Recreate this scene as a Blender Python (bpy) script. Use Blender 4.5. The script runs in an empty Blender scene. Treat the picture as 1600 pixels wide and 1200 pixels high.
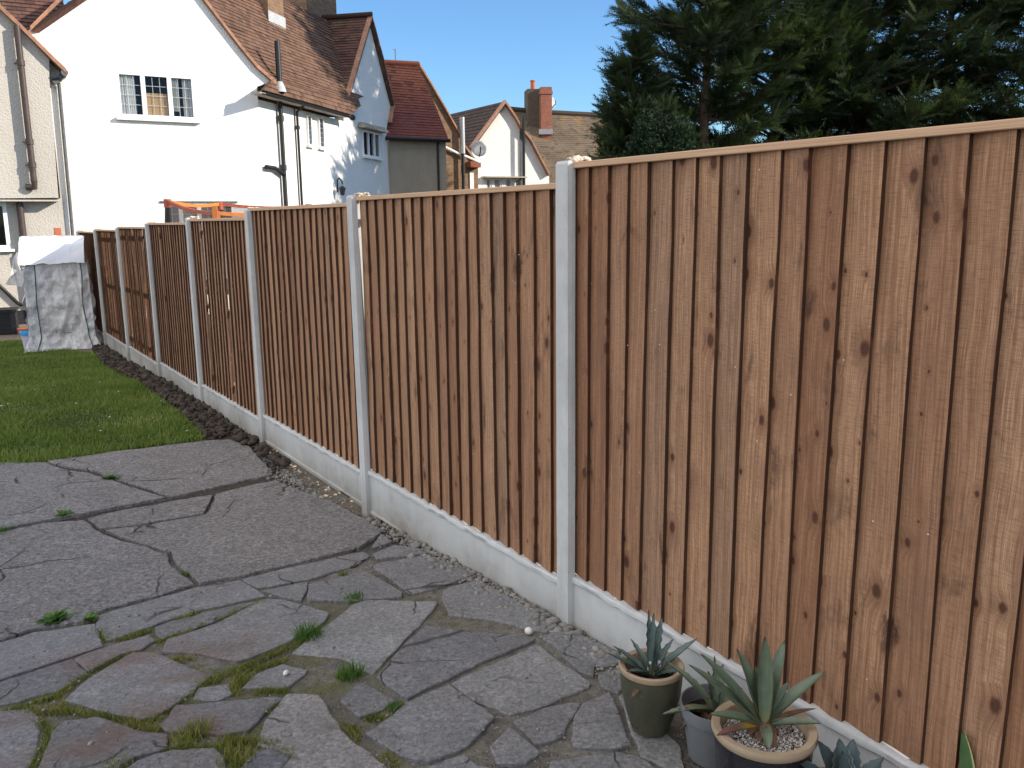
import bpy, bmesh, math, random
import numpy as np
from mathutils import Vector, Matrix
from mathutils.geometry import tessellate_polygon
R = math.radians
random.seed(7); rng = np.random.default_rng(11)
scene = bpy.context.scene
col = scene.collection

# ------------------------------------------------------------------ camera, sky, sun, exposure
FPX = 1345.6; PITCH = R(10.825424); ROLL = R(-.58481)
FW = np.array([0, math.cos(PITCH), -math.sin(PITCH)]); UP0 = np.array([0, math.sin(PITCH), math.cos(PITCH)]); RT0 = np.array([1., 0, 0])
RT = RT0*math.cos(ROLL) + UP0*math.sin(ROLL); UPV = -RT0*math.sin(ROLL) + UP0*math.cos(ROLL)
cd = bpy.data.cameras.new('camera'); cam = bpy.data.objects.new('camera', cd); col.objects.link(cam)
m = Matrix.Identity(4)
for i in range(3):
    m[i][0] = RT[i]; m[i][1] = UPV[i]; m[i][2] = -FW[i]
cam.matrix_world = m
cd.sensor_width = 36; cd.lens = 36*FPX/1600; cd.clip_end = 3000; cd.clip_start = .05
scene.camera = cam
SUN_EL = R(23.5); SUN_AZ = math.atan2(1., -.13)          # azimuth measured from +Y towards +X
w = bpy.data.worlds.new('World'); scene.world = w; w.use_nodes = True
nt = w.node_tree; nt.nodes.clear()
sky = nt.nodes.new('ShaderNodeTexSky'); sky.sky_type = 'NISHITA'; sky.sun_disc = False
sky.sun_elevation = SUN_EL; sky.sun_rotation = SUN_AZ; sky.air_density = 1.0; sky.dust_density = .1; sky.ozone_density = 3.; sky.altitude = 50
bg = nt.nodes.new('ShaderNodeBackground'); bg.inputs[1].default_value = .15
wo = nt.nodes.new('ShaderNodeOutputWorld'); nt.links.new(bg.outputs[0], wo.inputs[0])
def wn(t, **k):
    n = nt.nodes.new('ShaderNode'+t)
    for a, b in k.items(): setattr(n, a, b)
    return n
tint = wn('Mix', data_type='RGBA', blend_type='MULTIPLY'); tint.inputs[0].default_value = 1; tint.inputs[7].default_value = (.50, .655, .79, 1); nt.links.new(sky.outputs[0], tint.inputs[6])
tcw = wn('TexCoord'); dt = wn('VectorMath', operation='DOT_PRODUCT'); dt.inputs[1].default_value = (-.72, -.46, .52); nt.links.new(tcw.outputs['Generated'], dt.inputs[0])
mr = wn('MapRange'); mr.interpolation_type = 'SMOOTHSTEP'; mr.inputs[1].default_value = -.05; mr.inputs[2].default_value = .6; nt.links.new(dt.outputs['Value'], mr.inputs[0])
sz_ = wn('SeparateXYZ'); nt.links.new(tcw.outputs['Generated'], sz_.inputs[0]); mz = wn('MapRange'); mz.inputs[1].default_value = .0; mz.inputs[2].default_value = .18; nt.links.new(sz_.outputs[2], mz.inputs[0])
cn = wn('TexNoise'); cn.inputs['Scale'].default_value = 2.2; cn.inputs['Detail'].default_value = 6; nt.links.new(tcw.outputs['Generated'], cn.inputs['Vector']); mc = wn('MapRange'); mc.inputs[1].default_value = .35; mc.inputs[2].default_value = .62; mc.inputs[3].default_value = .45; nt.links.new(cn.outputs['Fac'], mc.inputs[0])
m1 = wn('Math', operation='MULTIPLY'); nt.links.new(mr.outputs[0], m1.inputs[0]); nt.links.new(mz.outputs[0], m1.inputs[1]); m2 = wn('Math', operation='MULTIPLY'); nt.links.new(m1.outputs[0], m2.inputs[0]); nt.links.new(mc.outputs[0], m2.inputs[1])
fill_veil = wn('Mix', data_type='RGBA'); fill_veil.inputs[7].default_value = (7.6, 7.4, 7.4, 1); nt.links.new(m2.outputs[0], fill_veil.inputs[0]); nt.links.new(tint.outputs[2], fill_veil.inputs[6]); nt.links.new(fill_veil.outputs[2], bg.inputs[0])   # added unseen white veil behind the camera, filling the shade; blue sky ahead
sl = bpy.data.lights.new('sun', 'SUN'); sl.energy = 3.9; sl.angle = R(.5); sl.color = (1, .90, .76)
so = bpy.data.objects.new('sun', sl); col.objects.link(so)
sdir = Vector((math.sin(SUN_AZ)*math.cos(SUN_EL), math.cos(SUN_AZ)*math.cos(SUN_EL), math.sin(SUN_EL)))
so.rotation_euler = sdir.to_track_quat('Z', 'Y').to_euler(); so.location = (8, -4, 12)
scene.view_settings.view_transform = 'Standard'; scene.view_settings.look = 'None'
scene.view_settings.gamma = 1; scene.view_settings.exposure = .80
scene.render.resolution_x = 1024; scene.render.resolution_y = 768
scene.render.engine = 'CYCLES'
scene.cycles.max_bounces = 6; scene.cycles.diffuse_bounces = 3; scene.cycles.transparent_max_bounces = 12

# ------------------------------------------------------------------ measuring helpers
def ray(x, y): return FW + RT*(x-800)/FPX - UPV*(y-600)/FPX
TH = R(33.1602); U = np.array([-math.sin(TH), math.cos(TH), 0]); N = np.array([math.cos(TH), math.sin(TH), 0]); FD = 1.91348
GS = [-6, 2.57, 4.5, 6.43, 8.36, 10.3, 12.2, 14.15, 30]; GZ = [-1.57, -1.589, -1.697, -1.73, -1.725, -1.762, -1.827, -1.859, -1.93]
def gz(x, y): return float(np.interp(x*U[0]+y*U[1], GS, GZ))
def gpt(x, y, dz=0):
    z = -1.7
    k = ray(x, y)
    for _ in range(25):
        P = k*(z/k[2]); z = gz(P[0], P[1])+dz
    return np.array([P[0], P[1], z])
def onplane(x, y, n, d):
    k = ray(x, y); return k*(d/float(k@n))
def frame(s, off, z): return U*s + N*(FD+off) + np.array([0, 0, z])     # fence frame: along, behind, up
class Plane:                                                            # a vertical plane: origin, horizontal direction, normal towards the viewer
    def __init__(self, P, d):
        self.o = np.array([P[0], P[1], 0.]); self.d = np.array([d[0], d[1], 0.]); self.d /= np.linalg.norm(self.d)
        self.n = np.array([self.d[1], -self.d[0], 0.])
    def px(self, x, y, off=0):
        P = onplane(x, y, self.n, self.n@self.o+off); return float((P-self.o)@self.d), float(P[2])
    def at(self, a, z, off=0): return self.o + self.d*a + self.n*off + np.array([0, 0, z])
    def pt(self, x, y, off=0): return self.at(*self.px(x, y, off), off)

# ------------------------------------------------------------------ object helpers
def tag(o, label=None, cat=None, group=None, kind=None):
    if label: o['label'] = label
    if cat: o['category'] = cat
    if group: o['group'] = group
    if kind: o['kind'] = kind
    return o
def empty(name, loc, label, cat, group=None):
    o = bpy.data.objects.new(name, None); col.objects.link(o); o.location = Vector([float(v) for v in loc]); o.empty_display_size = .2
    return tag(o, label, cat, group)
class MB:
    def __init__(self): self.v = []; self.f = []; self.uv = []; self.rn = []; self.has_uv = False
    def face(self, pts, uv=None, rnd=0.):
        b = len(self.v); self.v += [tuple(float(c) for c in p) for p in pts]; self.f.append(tuple(range(b, b+len(pts))))
        if uv is not None: self.has_uv = True
        self.uv += list(uv) if uv is not None else [(0, 0)]*len(pts)
        self.rn.append(rnd); return self
    def hexa(self, p, rnd=0., uvs=None):       # p: 8 corners, bottom loop 0-3, top loop 4-7
        for q in ((3, 2, 1, 0), (4, 5, 6, 7), (0, 1, 5, 4), (1, 2, 6, 5), (2, 3, 7, 6), (3, 0, 4, 7)):
            self.face([p[i] for i in q], None if uvs is None else [uvs[i] for i in q], rnd)
        return self
    def box(self, c, d, rnd=0.):
        x, y, z = c; a, b, e = (k/2 for k in d)
        return self.hexa([(x-a, y-b, z-e), (x+a, y-b, z-e), (x+a, y+b, z-e), (x-a, y+b, z-e), (x-a, y-b, z+e), (x+a, y-b, z+e), (x+a, y+b, z+e), (x-a, y+b, z+e)], rnd)
    def pbox(self, P, a0, a1, z0, z1, n0, n1, rnd=0.):   # a box on a Plane
        c = [(a0, n1), (a1, n1), (a1, n0), (a0, n0)]
        uv = [(a0, z0), (a1, z0), (a1+.3, z0), (a0+.3, z0), (a0, z1), (a1, z1), (a1+.3, z1), (a0+.3, z1)]
        return self.hexa([P.at(a, z0, n) for a, n in c]+[P.at(a, z1, n) for a, n in c], rnd, uv)
    def fbox(self, s0, s1, o0, o1, z0, z1, rnd=0.):      # a box in the fence frame
        c = [(s0, o0), (s0, o1), (s1, o1), (s1, o0)]
        uv = [(s, z0) for s, o in c]+[(s, z1) for s, o in c]
        return self.hexa([frame(s, o, z0) for s, o in c]+[frame(s, o, z1) for s, o in c], rnd, uv)
    def tube(self, pts, r, n=10, caps=True, rnd=0.):
        pts = [np.array(p, float) for p in pts]; rs = r if hasattr(r, '__len__') else [r]*len(pts)
        rings = []; ref = None
        for i, p in enumerate(pts):
            t = pts[min(i+1, len(pts)-1)]-pts[max(i-1, 0)]; t = t/(np.linalg.norm(t)+1e-12)
            if ref is None: ref = np.array([0, 0, 1.]) if abs(t[2]) < .9 else np.array([1., 0, 0])
            a = np.cross(t, ref); a /= np.linalg.norm(a)+1e-12; b = np.cross(a, t); ref = b
            rings.append([p+rs[i]*(a*math.cos(k*2*math.pi/n)+b*math.sin(k*2*math.pi/n)) for k in range(n)])
        for i in range(len(rings)-1):
            for k in range(n): self.face([rings[i][k], rings[i+1][k], rings[i+1][(k+1) % n], rings[i][(k+1) % n]], rnd=rnd)
        if caps: self.face(rings[0], rnd=rnd); self.face(rings[-1][::-1], rnd=rnd)
        return self
    def lathe(self, c, prof, n=48, rnd=0.):
        c = np.array(c, float)
        rg = [[c+np.array([r*math.cos(k*2*math.pi/n), r*math.sin(k*2*math.pi/n), z]) for k in range(n)] for r, z in prof]
        for i in range(len(rg)-1):
            for k in range(n): self.face([rg[i][k], rg[i][(k+1) % n], rg[i+1][(k+1) % n], rg[i+1][k]], rnd=rnd)
        return self
    def build(self, name, mat, parent=None, smooth=False, weld=True, label=None):
        off = np.array(parent_loc(parent)) if parent is not None else np.zeros(3)
        me = bpy.data.meshes.new(name); me.from_pydata([tuple(np.array(v)-off) for v in self.v], [], self.f)
        if self.has_uv:
            ul = me.uv_layers.new(name='UVMap'); ul.data.foreach_set('uv', np.array(self.uv, dtype=np.float32).ravel())
        at = me.attributes.new('rnd', 'FLOAT', 'FACE'); at.data.foreach_set('value', np.array(self.rn, dtype=np.float32))
        me.materials.append(mat)
        if smooth or weld:
            bm = bmesh.new(); bm.from_mesh(me); bmesh.ops.remove_doubles(bm, verts=bm.verts, dist=1e-5)
            bmesh.ops.recalc_face_normals(bm, faces=bm.faces); bm.to_mesh(me); bm.free()
        if smooth:
            me.polygons.foreach_set('use_smooth', [True]*len(me.polygons))
            try: me.set_sharp_from_angle(angle=R(38))
            except Exception: pass
        o = bpy.data.objects.new(name, me); col.objects.link(o)
        if parent is not None: o.parent = parent
        if label: o['label'] = label
        return o
def parent_loc(p):
    l = np.array(p.location[:])
    while p.parent is not None: p = p.parent; l = l+np.array(p.location[:])
    return l
def fast_mesh(name, V, F, mat, rnd=None, parent=None, smooth=False):    # numpy mesh of triangles or quads
    V = np.asarray(V, np.float32).reshape(-1, 3); F = np.asarray(F, np.int32)
    if parent is not None: V = V-np.asarray(parent_loc(parent), np.float32)
    n, k = F.shape
    me = bpy.data.meshes.new(name); me.vertices.add(len(V)); me.vertices.foreach_set('co', V.ravel())
    me.loops.add(n*k); me.loops.foreach_set('vertex_index', F.ravel())
    me.polygons.add(n); me.polygons.foreach_set('loop_start', np.arange(0, n*k, k, dtype=np.int32))
    me.update(calc_edges=True)
    if rnd is not None:
        at = me.attributes.new('rnd', 'FLOAT', 'FACE'); at.data.foreach_set('value', np.asarray(rnd, np.float32))
    if smooth: me.polygons.foreach_set('use_smooth', [True]*n)
    me.materials.append(mat)
    o = bpy.data.objects.new(name, me); col.objects.link(o)
    if parent is not None: o.parent = parent
    return o

# ------------------------------------------------------------------ material helpers
class NT:
    def __init__(self, name):
        self.m = bpy.data.materials.new(name); self.m.use_nodes = True; self.t = self.m.node_tree; self.t.nodes.clear()
        self.out = self.t.nodes.new('ShaderNodeOutputMaterial'); self.b = self.t.nodes.new('ShaderNodeBsdfPrincipled')
        self.t.links.new(self.b.outputs[0], self.out.inputs[0])
    def n(self, typ, **kw):
        nd = self.t.nodes.new('ShaderNode'+typ)
        for k, v in kw.items(): setattr(nd, k, v)
        return nd
    def set(self, sock, v):
        if hasattr(v, 'is_output') or isinstance(v, bpy.types.NodeSocket): self.t.links.new(v, sock)
        elif v is not None:
            if hasattr(sock.default_value, '__len__') and not hasattr(v, '__len__'): v = [v]*len(sock.default_value)
            if hasattr(sock.default_value, '__len__') and len(sock.default_value) == 4 and len(v) == 3: v = (*v, 1)
            sock.default_value = v
    def math(self, op, a, b=None, c=None, clamp=False):
        nd = self.n('Math', operation=op); nd.use_clamp = clamp
        self.set(nd.inputs[0], a)
        if b is not None: self.set(nd.inputs[1], b)
        if c is not None: self.set(nd.inputs[2], c)
        return nd.outputs[0]
    def noise(self, vec, scale, detail=4, rough=.5, dist=0):
        nd = self.n('TexNoise'); self.set(nd.inputs['Vector'], vec); nd.inputs['Scale'].default_value = scale
        nd.inputs['Detail'].default_value = detail; nd.inputs['Roughness'].default_value = rough; nd.inputs['Distortion'].default_value = dist
        return nd.outputs['Fac']
    def ramp(self, fac, stops, interp='LINEAR'):
        nd = self.n('ValToRGB'); self.set(nd.inputs[0], fac); cr = nd.color_ramp; cr.interpolation = interp
        while len(cr.elements) < len(stops): cr.elements.new(.5)
        for e, (p, c) in zip(cr.elements, stops):
            e.position = p; e.color = (*c, 1) if hasattr(c, '__len__') else (c, c, c, 1)
        return nd.outputs[0]
    def mix(self, fac, a, b, mode='MIX'):
        nd = self.n('Mix', data_type='RGBA', blend_type=mode)
        self.set(nd.inputs[0], fac); self.set(nd.inputs[6], a); self.set(nd.inputs[7], b); return nd.outputs[2]
    def mapr(self, v, a, b, c=0., d=1.):
        nd = self.n('MapRange'); self.set(nd.inputs[0], v)
        for i, k in enumerate((a, b, c, d)): self.set(nd.inputs[1+i], k)
        return nd.outputs[0]
    def vscale(self, v, s):
        nd = self.n('VectorMath', operation='MULTIPLY'); self.set(nd.inputs[0], v); self.set(nd.inputs[1], s); return nd.outputs[0]
    def vadd(self, v, s):
        nd = self.n('VectorMath', operation='ADD'); self.set(nd.inputs[0], v); self.set(nd.inputs[1], s); return nd.outputs[0]
    def comb(self, x, y, z=0.):
        nd = self.n('CombineXYZ'); self.set(nd.inputs[0], x); self.set(nd.inputs[1], y); self.set(nd.inputs[2], z); return nd.outputs[0]
    def sep(self, v):
        nd = self.n('SeparateXYZ'); self.set(nd.inputs[0], v); return nd.outputs
    def pos(self): return self.n('NewGeometry').outputs['Position']
    def uv(self): return self.n('TexCoord').outputs['UV']
    def attr(self, name='rnd'):
        nd = self.n('Attribute'); nd.attribute_name = name; return nd.outputs['Fac']
    def voro(self, vec, scale, feature='F1', rnd=1., dim='3D'):
        nd = self.n('TexVoronoi', feature=feature, voronoi_dimensions=dim); self.set(nd.inputs['Vector'], vec); nd.inputs['Scale'].default_value = scale
        nd.inputs['Randomness'].default_value = rnd; return nd
    def bump(self, h, strength=.5, dist=.01, normal=None):
        nd = self.n('Bump'); self.set(nd.inputs['Height'], h); nd.inputs['Strength'].default_value = strength; nd.inputs['Distance'].default_value = dist
        if normal is not None: self.set(nd.inputs['Normal'], normal)
        return nd.outputs[0]
    def done(self, color=None, rough=None, normal=None, spec=None, **kw):
        if color is not None: self.set(self.b.inputs['Base Color'], color)
        if rough is not None: self.set(self.b.inputs['Roughness'], rough)
        if normal is not None: self.set(self.b.inputs['Normal'], normal)
        if spec is not None: self.b.inputs['Specular IOR Level'].default_value = spec
        for k, v in kw.items(): self.set(self.b.inputs[k.replace('_', ' ')], v)
        return self.m
def plain(name, c, rough=.6, var=.15, scale=20, bump=.1, spec=.4, metallic=0.):
    t = NT(name); p = t.pos(); f = t.noise(p, scale, 5, .6)
    f2 = t.noise(p, scale*.13, 3)
    cc = t.mix(t.mapr(f, .3, .7), tuple(k*(1-var) for k in c), tuple(min(1, k*(1+var)) for k in c))
    cc = t.mix(t.mapr(f2, .3, .7, 0, .35), cc, tuple(k*(1-var*1.6) for k in c))
    return t.done(cc, rough, t.bump(f, bump, .003), spec, Metallic=metallic)

def wood_mat():
    t = NT('fence_wood'); uv = t.uv(); r = t.attr(); s = t.sep(uv)
    u = t.math('ADD', s[0], t.math('MULTIPLY', r, 37.1)); v = t.math('ADD', s[1], t.math('MULTIPLY', r, 91.7))
    r2 = t.math('FRACT', t.math('MULTIPLY', r, 17.31)); r3 = t.math('FRACT', t.math('MULTIPLY', r, 53.77))
    # knots
    kn = t.voro(t.comb(t.math('MULTIPLY', u, 11.), t.math('MULTIPLY', v, 7.5)), 1., dim='2D')
    kd = kn.outputs['Distance']; kc = t.sep(kn.outputs['Color'])
    on = t.math('GREATER_THAN', kc[0], t.mapr(r2, 0, 1, .36, .92))
    rad = t.mapr(t.math('POWER', kc[1], 2.4), 0, 1, .045, .23)
    nz = t.noise(t.comb(t.math('MULTIPLY', u, 70), t.math('MULTIPLY', v, 40)), 1, 4)
    kdn = t.math('ADD', kd, t.math('MULTIPLY', t.math('SUBTRACT', nz, .5), .09))
    knot = t.math('MULTIPLY', on, t.mapr(kdn, rad, t.math('MULTIPLY', rad, .55)))
    halo = t.math('MULTIPLY', on, t.mapr(kdn, t.math('MULTIPLY', rad, 3.2), t.math('MULTIPLY', rad, .9)))
    # grain: lines run along v and swell round the knots
    warp = t.math('MULTIPLY', t.math('POWER', halo, 1.5), .016)
    wob = t.math('MULTIPLY', t.math('SUBTRACT', t.noise(t.comb(t.math('MULTIPLY', u, 3), t.math('MULTIPLY', v, 1.3)), 1, 3), .5), .05)
    gu = t.math('ADD', t.math('ADD', u, warp), wob)
    ring = t.noise(t.comb(t.math('MULTIPLY', gu, 115), t.math('MULTIPLY', v, 1.1)), 1, 3, .6)
    fine = t.noise(t.comb(t.math('MULTIPLY', gu, 480), t.math('MULTIPLY', v, 9)), 1, 3, .7)
    saw = t.noise(t.comb(t.math('MULTIPLY', u, 25), t.math('MULTIPLY', v, 420)), 1, 2, .5)
    blot = t.noise(t.comb(t.math('MULTIPLY', u, 9), t.math('MULTIPLY', v, 2.4)), 1, 4, .6)
    cloud = t.noise(t.comb(t.math('MULTIPLY', u, 2.5), t.math('MULTIPLY', s[1], 1.6)), 1, 4, .6)
    base = t.ramp(r, [(0, (.36, .175, .092)), (.3, (.54, .30, .168)), (.55, (.43, .23, .13)), (.8, (.62, .36, .205)), (1, (.42, .255, .16))])
    c = t.mix(t.mapr(ring, .42, .60, 0, .68), base, t.mix(1., base, (.54, .43, .37), 'MULTIPLY'))
    c = t.mix(t.mapr(fine, .36, .66, .0, .62), c, (.10, .055, .032))
    c = t.mix(t.mapr(saw, .46, .68, 0, .5), c, (.12, .07, .045))
    c = t.mix(t.mapr(blot, .48, .72, 0, .38), c, (.14, .075, .048))
    c = t.mix(t.mapr(cloud, .60, .74, 0, .5), c, (.085, .042, .027))
    c = t.mix(t.math('MULTIPLY', t.math('LESS_THAN', s[0], -.001), .9), c, (.035, .016, .010))  # proud board edges: cut-edge stain with contact shadow painted in
    c = t.mix(t.math('MULTIPLY', halo, .55), c, (.17, .075, .04))
    P_ = t.pos(); al = t.n('VectorMath', operation='DOT_PRODUCT'); t.set(al.inputs[0], P_); t.set(al.inputs[1], tuple(float(k) for k in (-.547, .837, 0))); pz = t.sep(P_)[2]
    st = t.noise(t.comb(t.math('MULTIPLY', al.outputs['Value'], 7.), t.math('MULTIPLY', pz, 3.4)), 1, 5, .65, .4); edge_ = t.mapr(t.math('ABSOLUTE', t.math('SUBTRACT', s[0], .05)), .0, .05, .35, 1)
    c = t.mix(t.math('MULTIPLY', t.mapr(st, .58, .68, 0, .88), edge_), c, (.055, .026, .017))
    kring = t.math('SINE', t.math('MULTIPLY', kdn, 190))
    kc2 = t.mix(t.mapr(kring, -1, 1, 0, .6), (.028, .012, .008), (.17, .065, .035))
    c = t.mix(t.math('MULTIPLY', knot, .93), c, kc2)
    # pale scuffs and stapled specks
    sp = t.voro(t.comb(t.math('MULTIPLY', u, 9), t.math('MULTIPLY', v, 9)), 1., dim='2D')
    spk = t.math('MULTIPLY', t.math('LESS_THAN', sp.outputs['Distance'], .02), t.math('GREATER_THAN', t.sep(sp.outputs['Color'])[1], .93))
    c = t.mix(spk, c, (.62, .60, .56))
    scf = t.noise(t.comb(t.math('MULTIPLY', u, 16), t.math('MULTIPLY', v, 5)), 1, 6, .75)
    c = t.mix(t.mapr(scf, .66, .8, 0, .35), c, (.42, .36, .31))
    h = t.math('ADD', t.math('MULTIPLY', ring, -.8), t.math('MULTIPLY', fine, -.5)); h = t.math('ADD', h, t.math('MULTIPLY', saw, .5)); h = t.math('ADD', h, t.math('MULTIPLY', knot, -.8))
    return t.done(c, t.mapr(fine, .3, .7, .62, .85), t.bump(h, .45, .003), .25)
def concrete_mat(name, c, c2, stain=.4, pits=.6):
    t = NT(name); p = t.pos()
    big = t.noise(p, 2.2, 4, .6); mid = t.noise(p, 14, 5, .6); fine = t.noise(p, 130, 3, .6)
    streak = t.noise(t.vscale(p, (14, 14, 1.2)), 1, 4, .6)
    k = t.mix(t.mapr(big, .35, .65), c, c2)
    k = t.mix(t.mapr(mid, .4, .75, 0, .4), k, tuple(a*.75 for a in c2))
    k = t.mix(t.mapr(streak, .52, .75, 0, stain), k, tuple(a*.62 for a in c2))
    vo = t.voro(p, 55.); pit = t.math('MULTIPLY', t.math('LESS_THAN', vo.outputs['Distance'], .13), t.math('GREATER_THAN', t.sep(vo.outputs['Color'])[0], .7))
    k = t.mix(t.math('MULTIPLY', pit, pits), k, tuple(a*.4 for a in c))
    dirtz = t.math('MULTIPLY', t.mapr(t.math('ADD', t.sep(p)[2], t.math('MULTIPLY', mid, .22)), -1.36, -1.56, 0, 1), t.mapr(big, .3, .6, .4, .85)); k = t.mix(dirtz, k, (.20, .175, .14))
    alg = t.noise(t.vscale(p, (9, 9, 2)), 1, 6, .7); k = t.mix(t.mapr(alg, .58, .72, 0, .28), k, (.24, .27, .20))
    h = t.math('ADD', t.math('MULTIPLY', mid, .7), t.math('MULTIPLY', fine, .5)); h = t.math('SUBTRACT', h, pit)
    return t.done(k, .85, t.bump(h, .4, .004), .3)
def slab_mat(name, rough_aggregate):
    t = NT(name); p = t.pos(); r = t.attr()
    p2 = t.vadd(p, t.comb(t.math('MULTIPLY', r, 13.), t.math('MULTIPLY', r, 7.)))
    if rough_aggregate: base = t.ramp(r, [(0, (.295, .283, .28)), (.5, (.345, .333, .33)), (1, (.315, .308, .308))])
    else: base = t.ramp(r, [(0, (.20, .203, .214)), (.2, (.285, .288, .292)), (.4, (.205, .205, .21)), (.6, (.255, .256, .262)), (.75, (.18, .186, .204)), (.9, (.32, .317, .31)), (1, (.225, .205, .195))])
    big = t.noise(p2, 2.1, 5, .62, .3); mid = t.noise(p2, 11, 5, .65); fine = t.noise(p2, 75, 4, .7); vf = t.noise(p2, 240, 3, .7)
    c = t.mix(t.mapr(big, .3, .7, 0, .55), base, t.mix(1., base, (.55, .53, .52), 'MULTIPLY'))
    c = t.mix(t.mapr(mid, .5, .72, 0, .5), c, t.mix(1., base, (1.55, 1.5, 1.42), 'MULTIPLY'))
    c = t.mix(t.mapr(t.noise(p2, 5.5, 6, .7), .6, .72, 0, .5), c, (.075, .068, .06))
    c = t.mix(t.mapr(fine, .35, .68, 0, .95 if rough_aggregate else .75), c, t.mix(1., base, (.42, .40, .39), 'MULTIPLY'))
    v1 = t.voro(p2, 62. if rough_aggregate else 110.); cc = t.sep(v1.outputs['Color'])
    st = t.math('MULTIPLY', t.mapr(v1.outputs['Distance'], .46, .3), t.math('GREATER_THAN', cc[0], .55 if rough_aggregate else .72))
    patch = t.mapr(t.noise(p2, 3.2, 3), .38, .62, .15, 1)
    c = t.mix(t.math('MULTIPLY', t.math('MULTIPLY', st, patch), .8 if rough_aggregate else .42), c, t.ramp(cc[1], [(0, (.09, .08, .075)), (.4, (.22, .20, .18)), (.75, (.36, .33, .30)), (1, (.20, .13, .10))]))
    v2 = t.voro(p2, 11.); wsp = t.math('MULTIPLY', t.math('LESS_THAN', v2.outputs['Distance'], .045), t.math('GREATER_THAN', t.sep(v2.outputs['Color'])[2], .7))
    c = t.mix(t.math('MULTIPLY', wsp, .8), c, (.55, .54, .52))
    scrape = t.noise(t.vscale(p2, (3, 9, 1)), 2.2, 7, .75)
    c = t.mix(t.mapr(scrape, .66, .78, 0, .3), c, (.36, .36, .37))
    sp_ = t.noise(p2, 38 if rough_aggregate else 55, 8, .85); lum = t.mapr(sp_, .36, .64, .45 if rough_aggregate else .6, 1.6 if rough_aggregate else 1.4); c = t.mix(1., c, t.comb(lum, lum, lum), 'MULTIPLY')
    lich = t.noise(p2, 6.5, 7, .8, .8); c = t.mix(t.mapr(lich, .60, .68, 0, .38), c, (.33, .325, .30))
    drk = t.noise(p2, 2.9, 8, .8); c = t.mix(t.mapr(drk, .57, .66, 0, .5), c, (.065, .06, .055))
    wv = t.vadd(p2, t.vscale(t.n('TexNoise').outputs['Color'], (.0, .0, .0))); dn_ = t.n('TexNoise'); t.set(dn_.inputs['Vector'], p2); dn_.inputs['Scale'].default_value = 5.; dn_.inputs['Detail'].default_value = 5; wv = t.vadd(p2, t.vscale(dn_.outputs['Color'], (.16, .16, 0)))
    ck = t.voro(wv, 1.9 if rough_aggregate else 2.6, 'DISTANCE_TO_EDGE').outputs['Distance']; crack = t.math('MULTIPLY', t.mapr(ck, .016, .003), t.mapr(t.noise(p2, 1.7, 4, .6), .50, .57))
    c = t.mix(t.math('MULTIPLY', crack, .85), c, (.035, .03, .025))
    # rusty blotches on the near left of the terrace
    x, y, z = t.sep(p)
    near = t.math('MULTIPLY', t.mapr(x, -.75, -.95), t.math('MULTIPLY', t.mapr(y, 3.35, 3.1), t.mapr(x, -1.9, -1.6)))
    rust = t.math('MULTIPLY', near, t.mapr(t.noise(p, 3.1, 5, .6, .5), .45, .66, 0, .6))
    c = t.mix(rust, c, (.14, .075, .052))
    mossn = t.math('MULTIPLY', t.mapr(t.noise(p, 4.3, 6, .7), .58, .72, 0, .5), t.mapr(y, 7.5, 4.))
    c = t.mix(mossn, c, (.085, .085, .06))
    h = t.math('ADD', t.math('MULTIPLY', mid, .8), t.math('MULTIPLY', fine, .5)); h = t.math('ADD', h, t.math('MULTIPLY', vf, .25))
    if rough_aggregate: h = t.math('ADD', h, t.math('MULTIPLY', st, .5))
    h = t.math('SUBTRACT', h, t.math('MULTIPLY', crack, 2.5))
    return t.done(c, .88, t.bump(t.math('ADD', h, t.math('MULTIPLY', sp_, 2.)), .9 if rough_aggregate else .7, .012 if rough_aggregate else .007), .3)
def joint_mat():
    t = NT('mortar_and_dirt'); p = t.pos(); x, y, z = t.sep(p)
    a = t.noise(p, 3, 4, .6); b = t.noise(p, 26, 5, .7); f = t.noise(p, 140, 3, .7)
    c = t.mix(t.mapr(a, .35, .6), (.10, .092, .08), (.20, .187, .168))
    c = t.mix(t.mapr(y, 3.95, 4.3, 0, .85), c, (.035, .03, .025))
    c = t.mix(t.mapr(b, .4, .7, 0, .75), c, (.05, .042, .034))
    v = t.voro(p, 70.); cc = t.sep(v.outputs['Color'])
    st = t.math('MULTIPLY', t.mapr(v.outputs['Distance'], .45, .3), t.math('GREATER_THAN', cc[0], .6))
    c = t.mix(t.math('MULTIPLY', st, .6), c, t.ramp(cc[1], [(0, (.1, .09, .08)), (1, (.34, .31, .27))]))
    moss = t.math('MULTIPLY', t.mapr(t.noise(p, 6, 5, .7), .42, .56), t.math('MULTIPLY', t.mapr(x, .0, -.6, .12, 1), t.mapr(y, 3.9, 3.3)))
    c = t.mix(t.math('MULTIPLY', moss, .85), c, t.mix(t.mapr(f, .35, .65), (.06, .062, .025), (.13, .125, .055)))
    h = t.math('ADD', b, t.math('MULTIPLY', f, .5)); h = t.math('ADD', h, t.math('MULTIPLY', st, .6))
    return t.done(c, .95, t.bump(h, .9, .012), .15)
def soil_mat(name, c1, c2):
    t = NT(name); p = t.pos(); a = t.noise(p, 9, 6, .7); b = t.noise(p, 70, 4, .7)
    c = t.mix(t.mapr(a, .35, .65), c1, c2); c = t.mix(t.mapr(b, .45, .7, 0, .6), c, tuple(k*.5 for k in c1))
    return t.done(c, .95, t.bump(t.math('ADD', a, b), .8, .015), .15)
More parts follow.
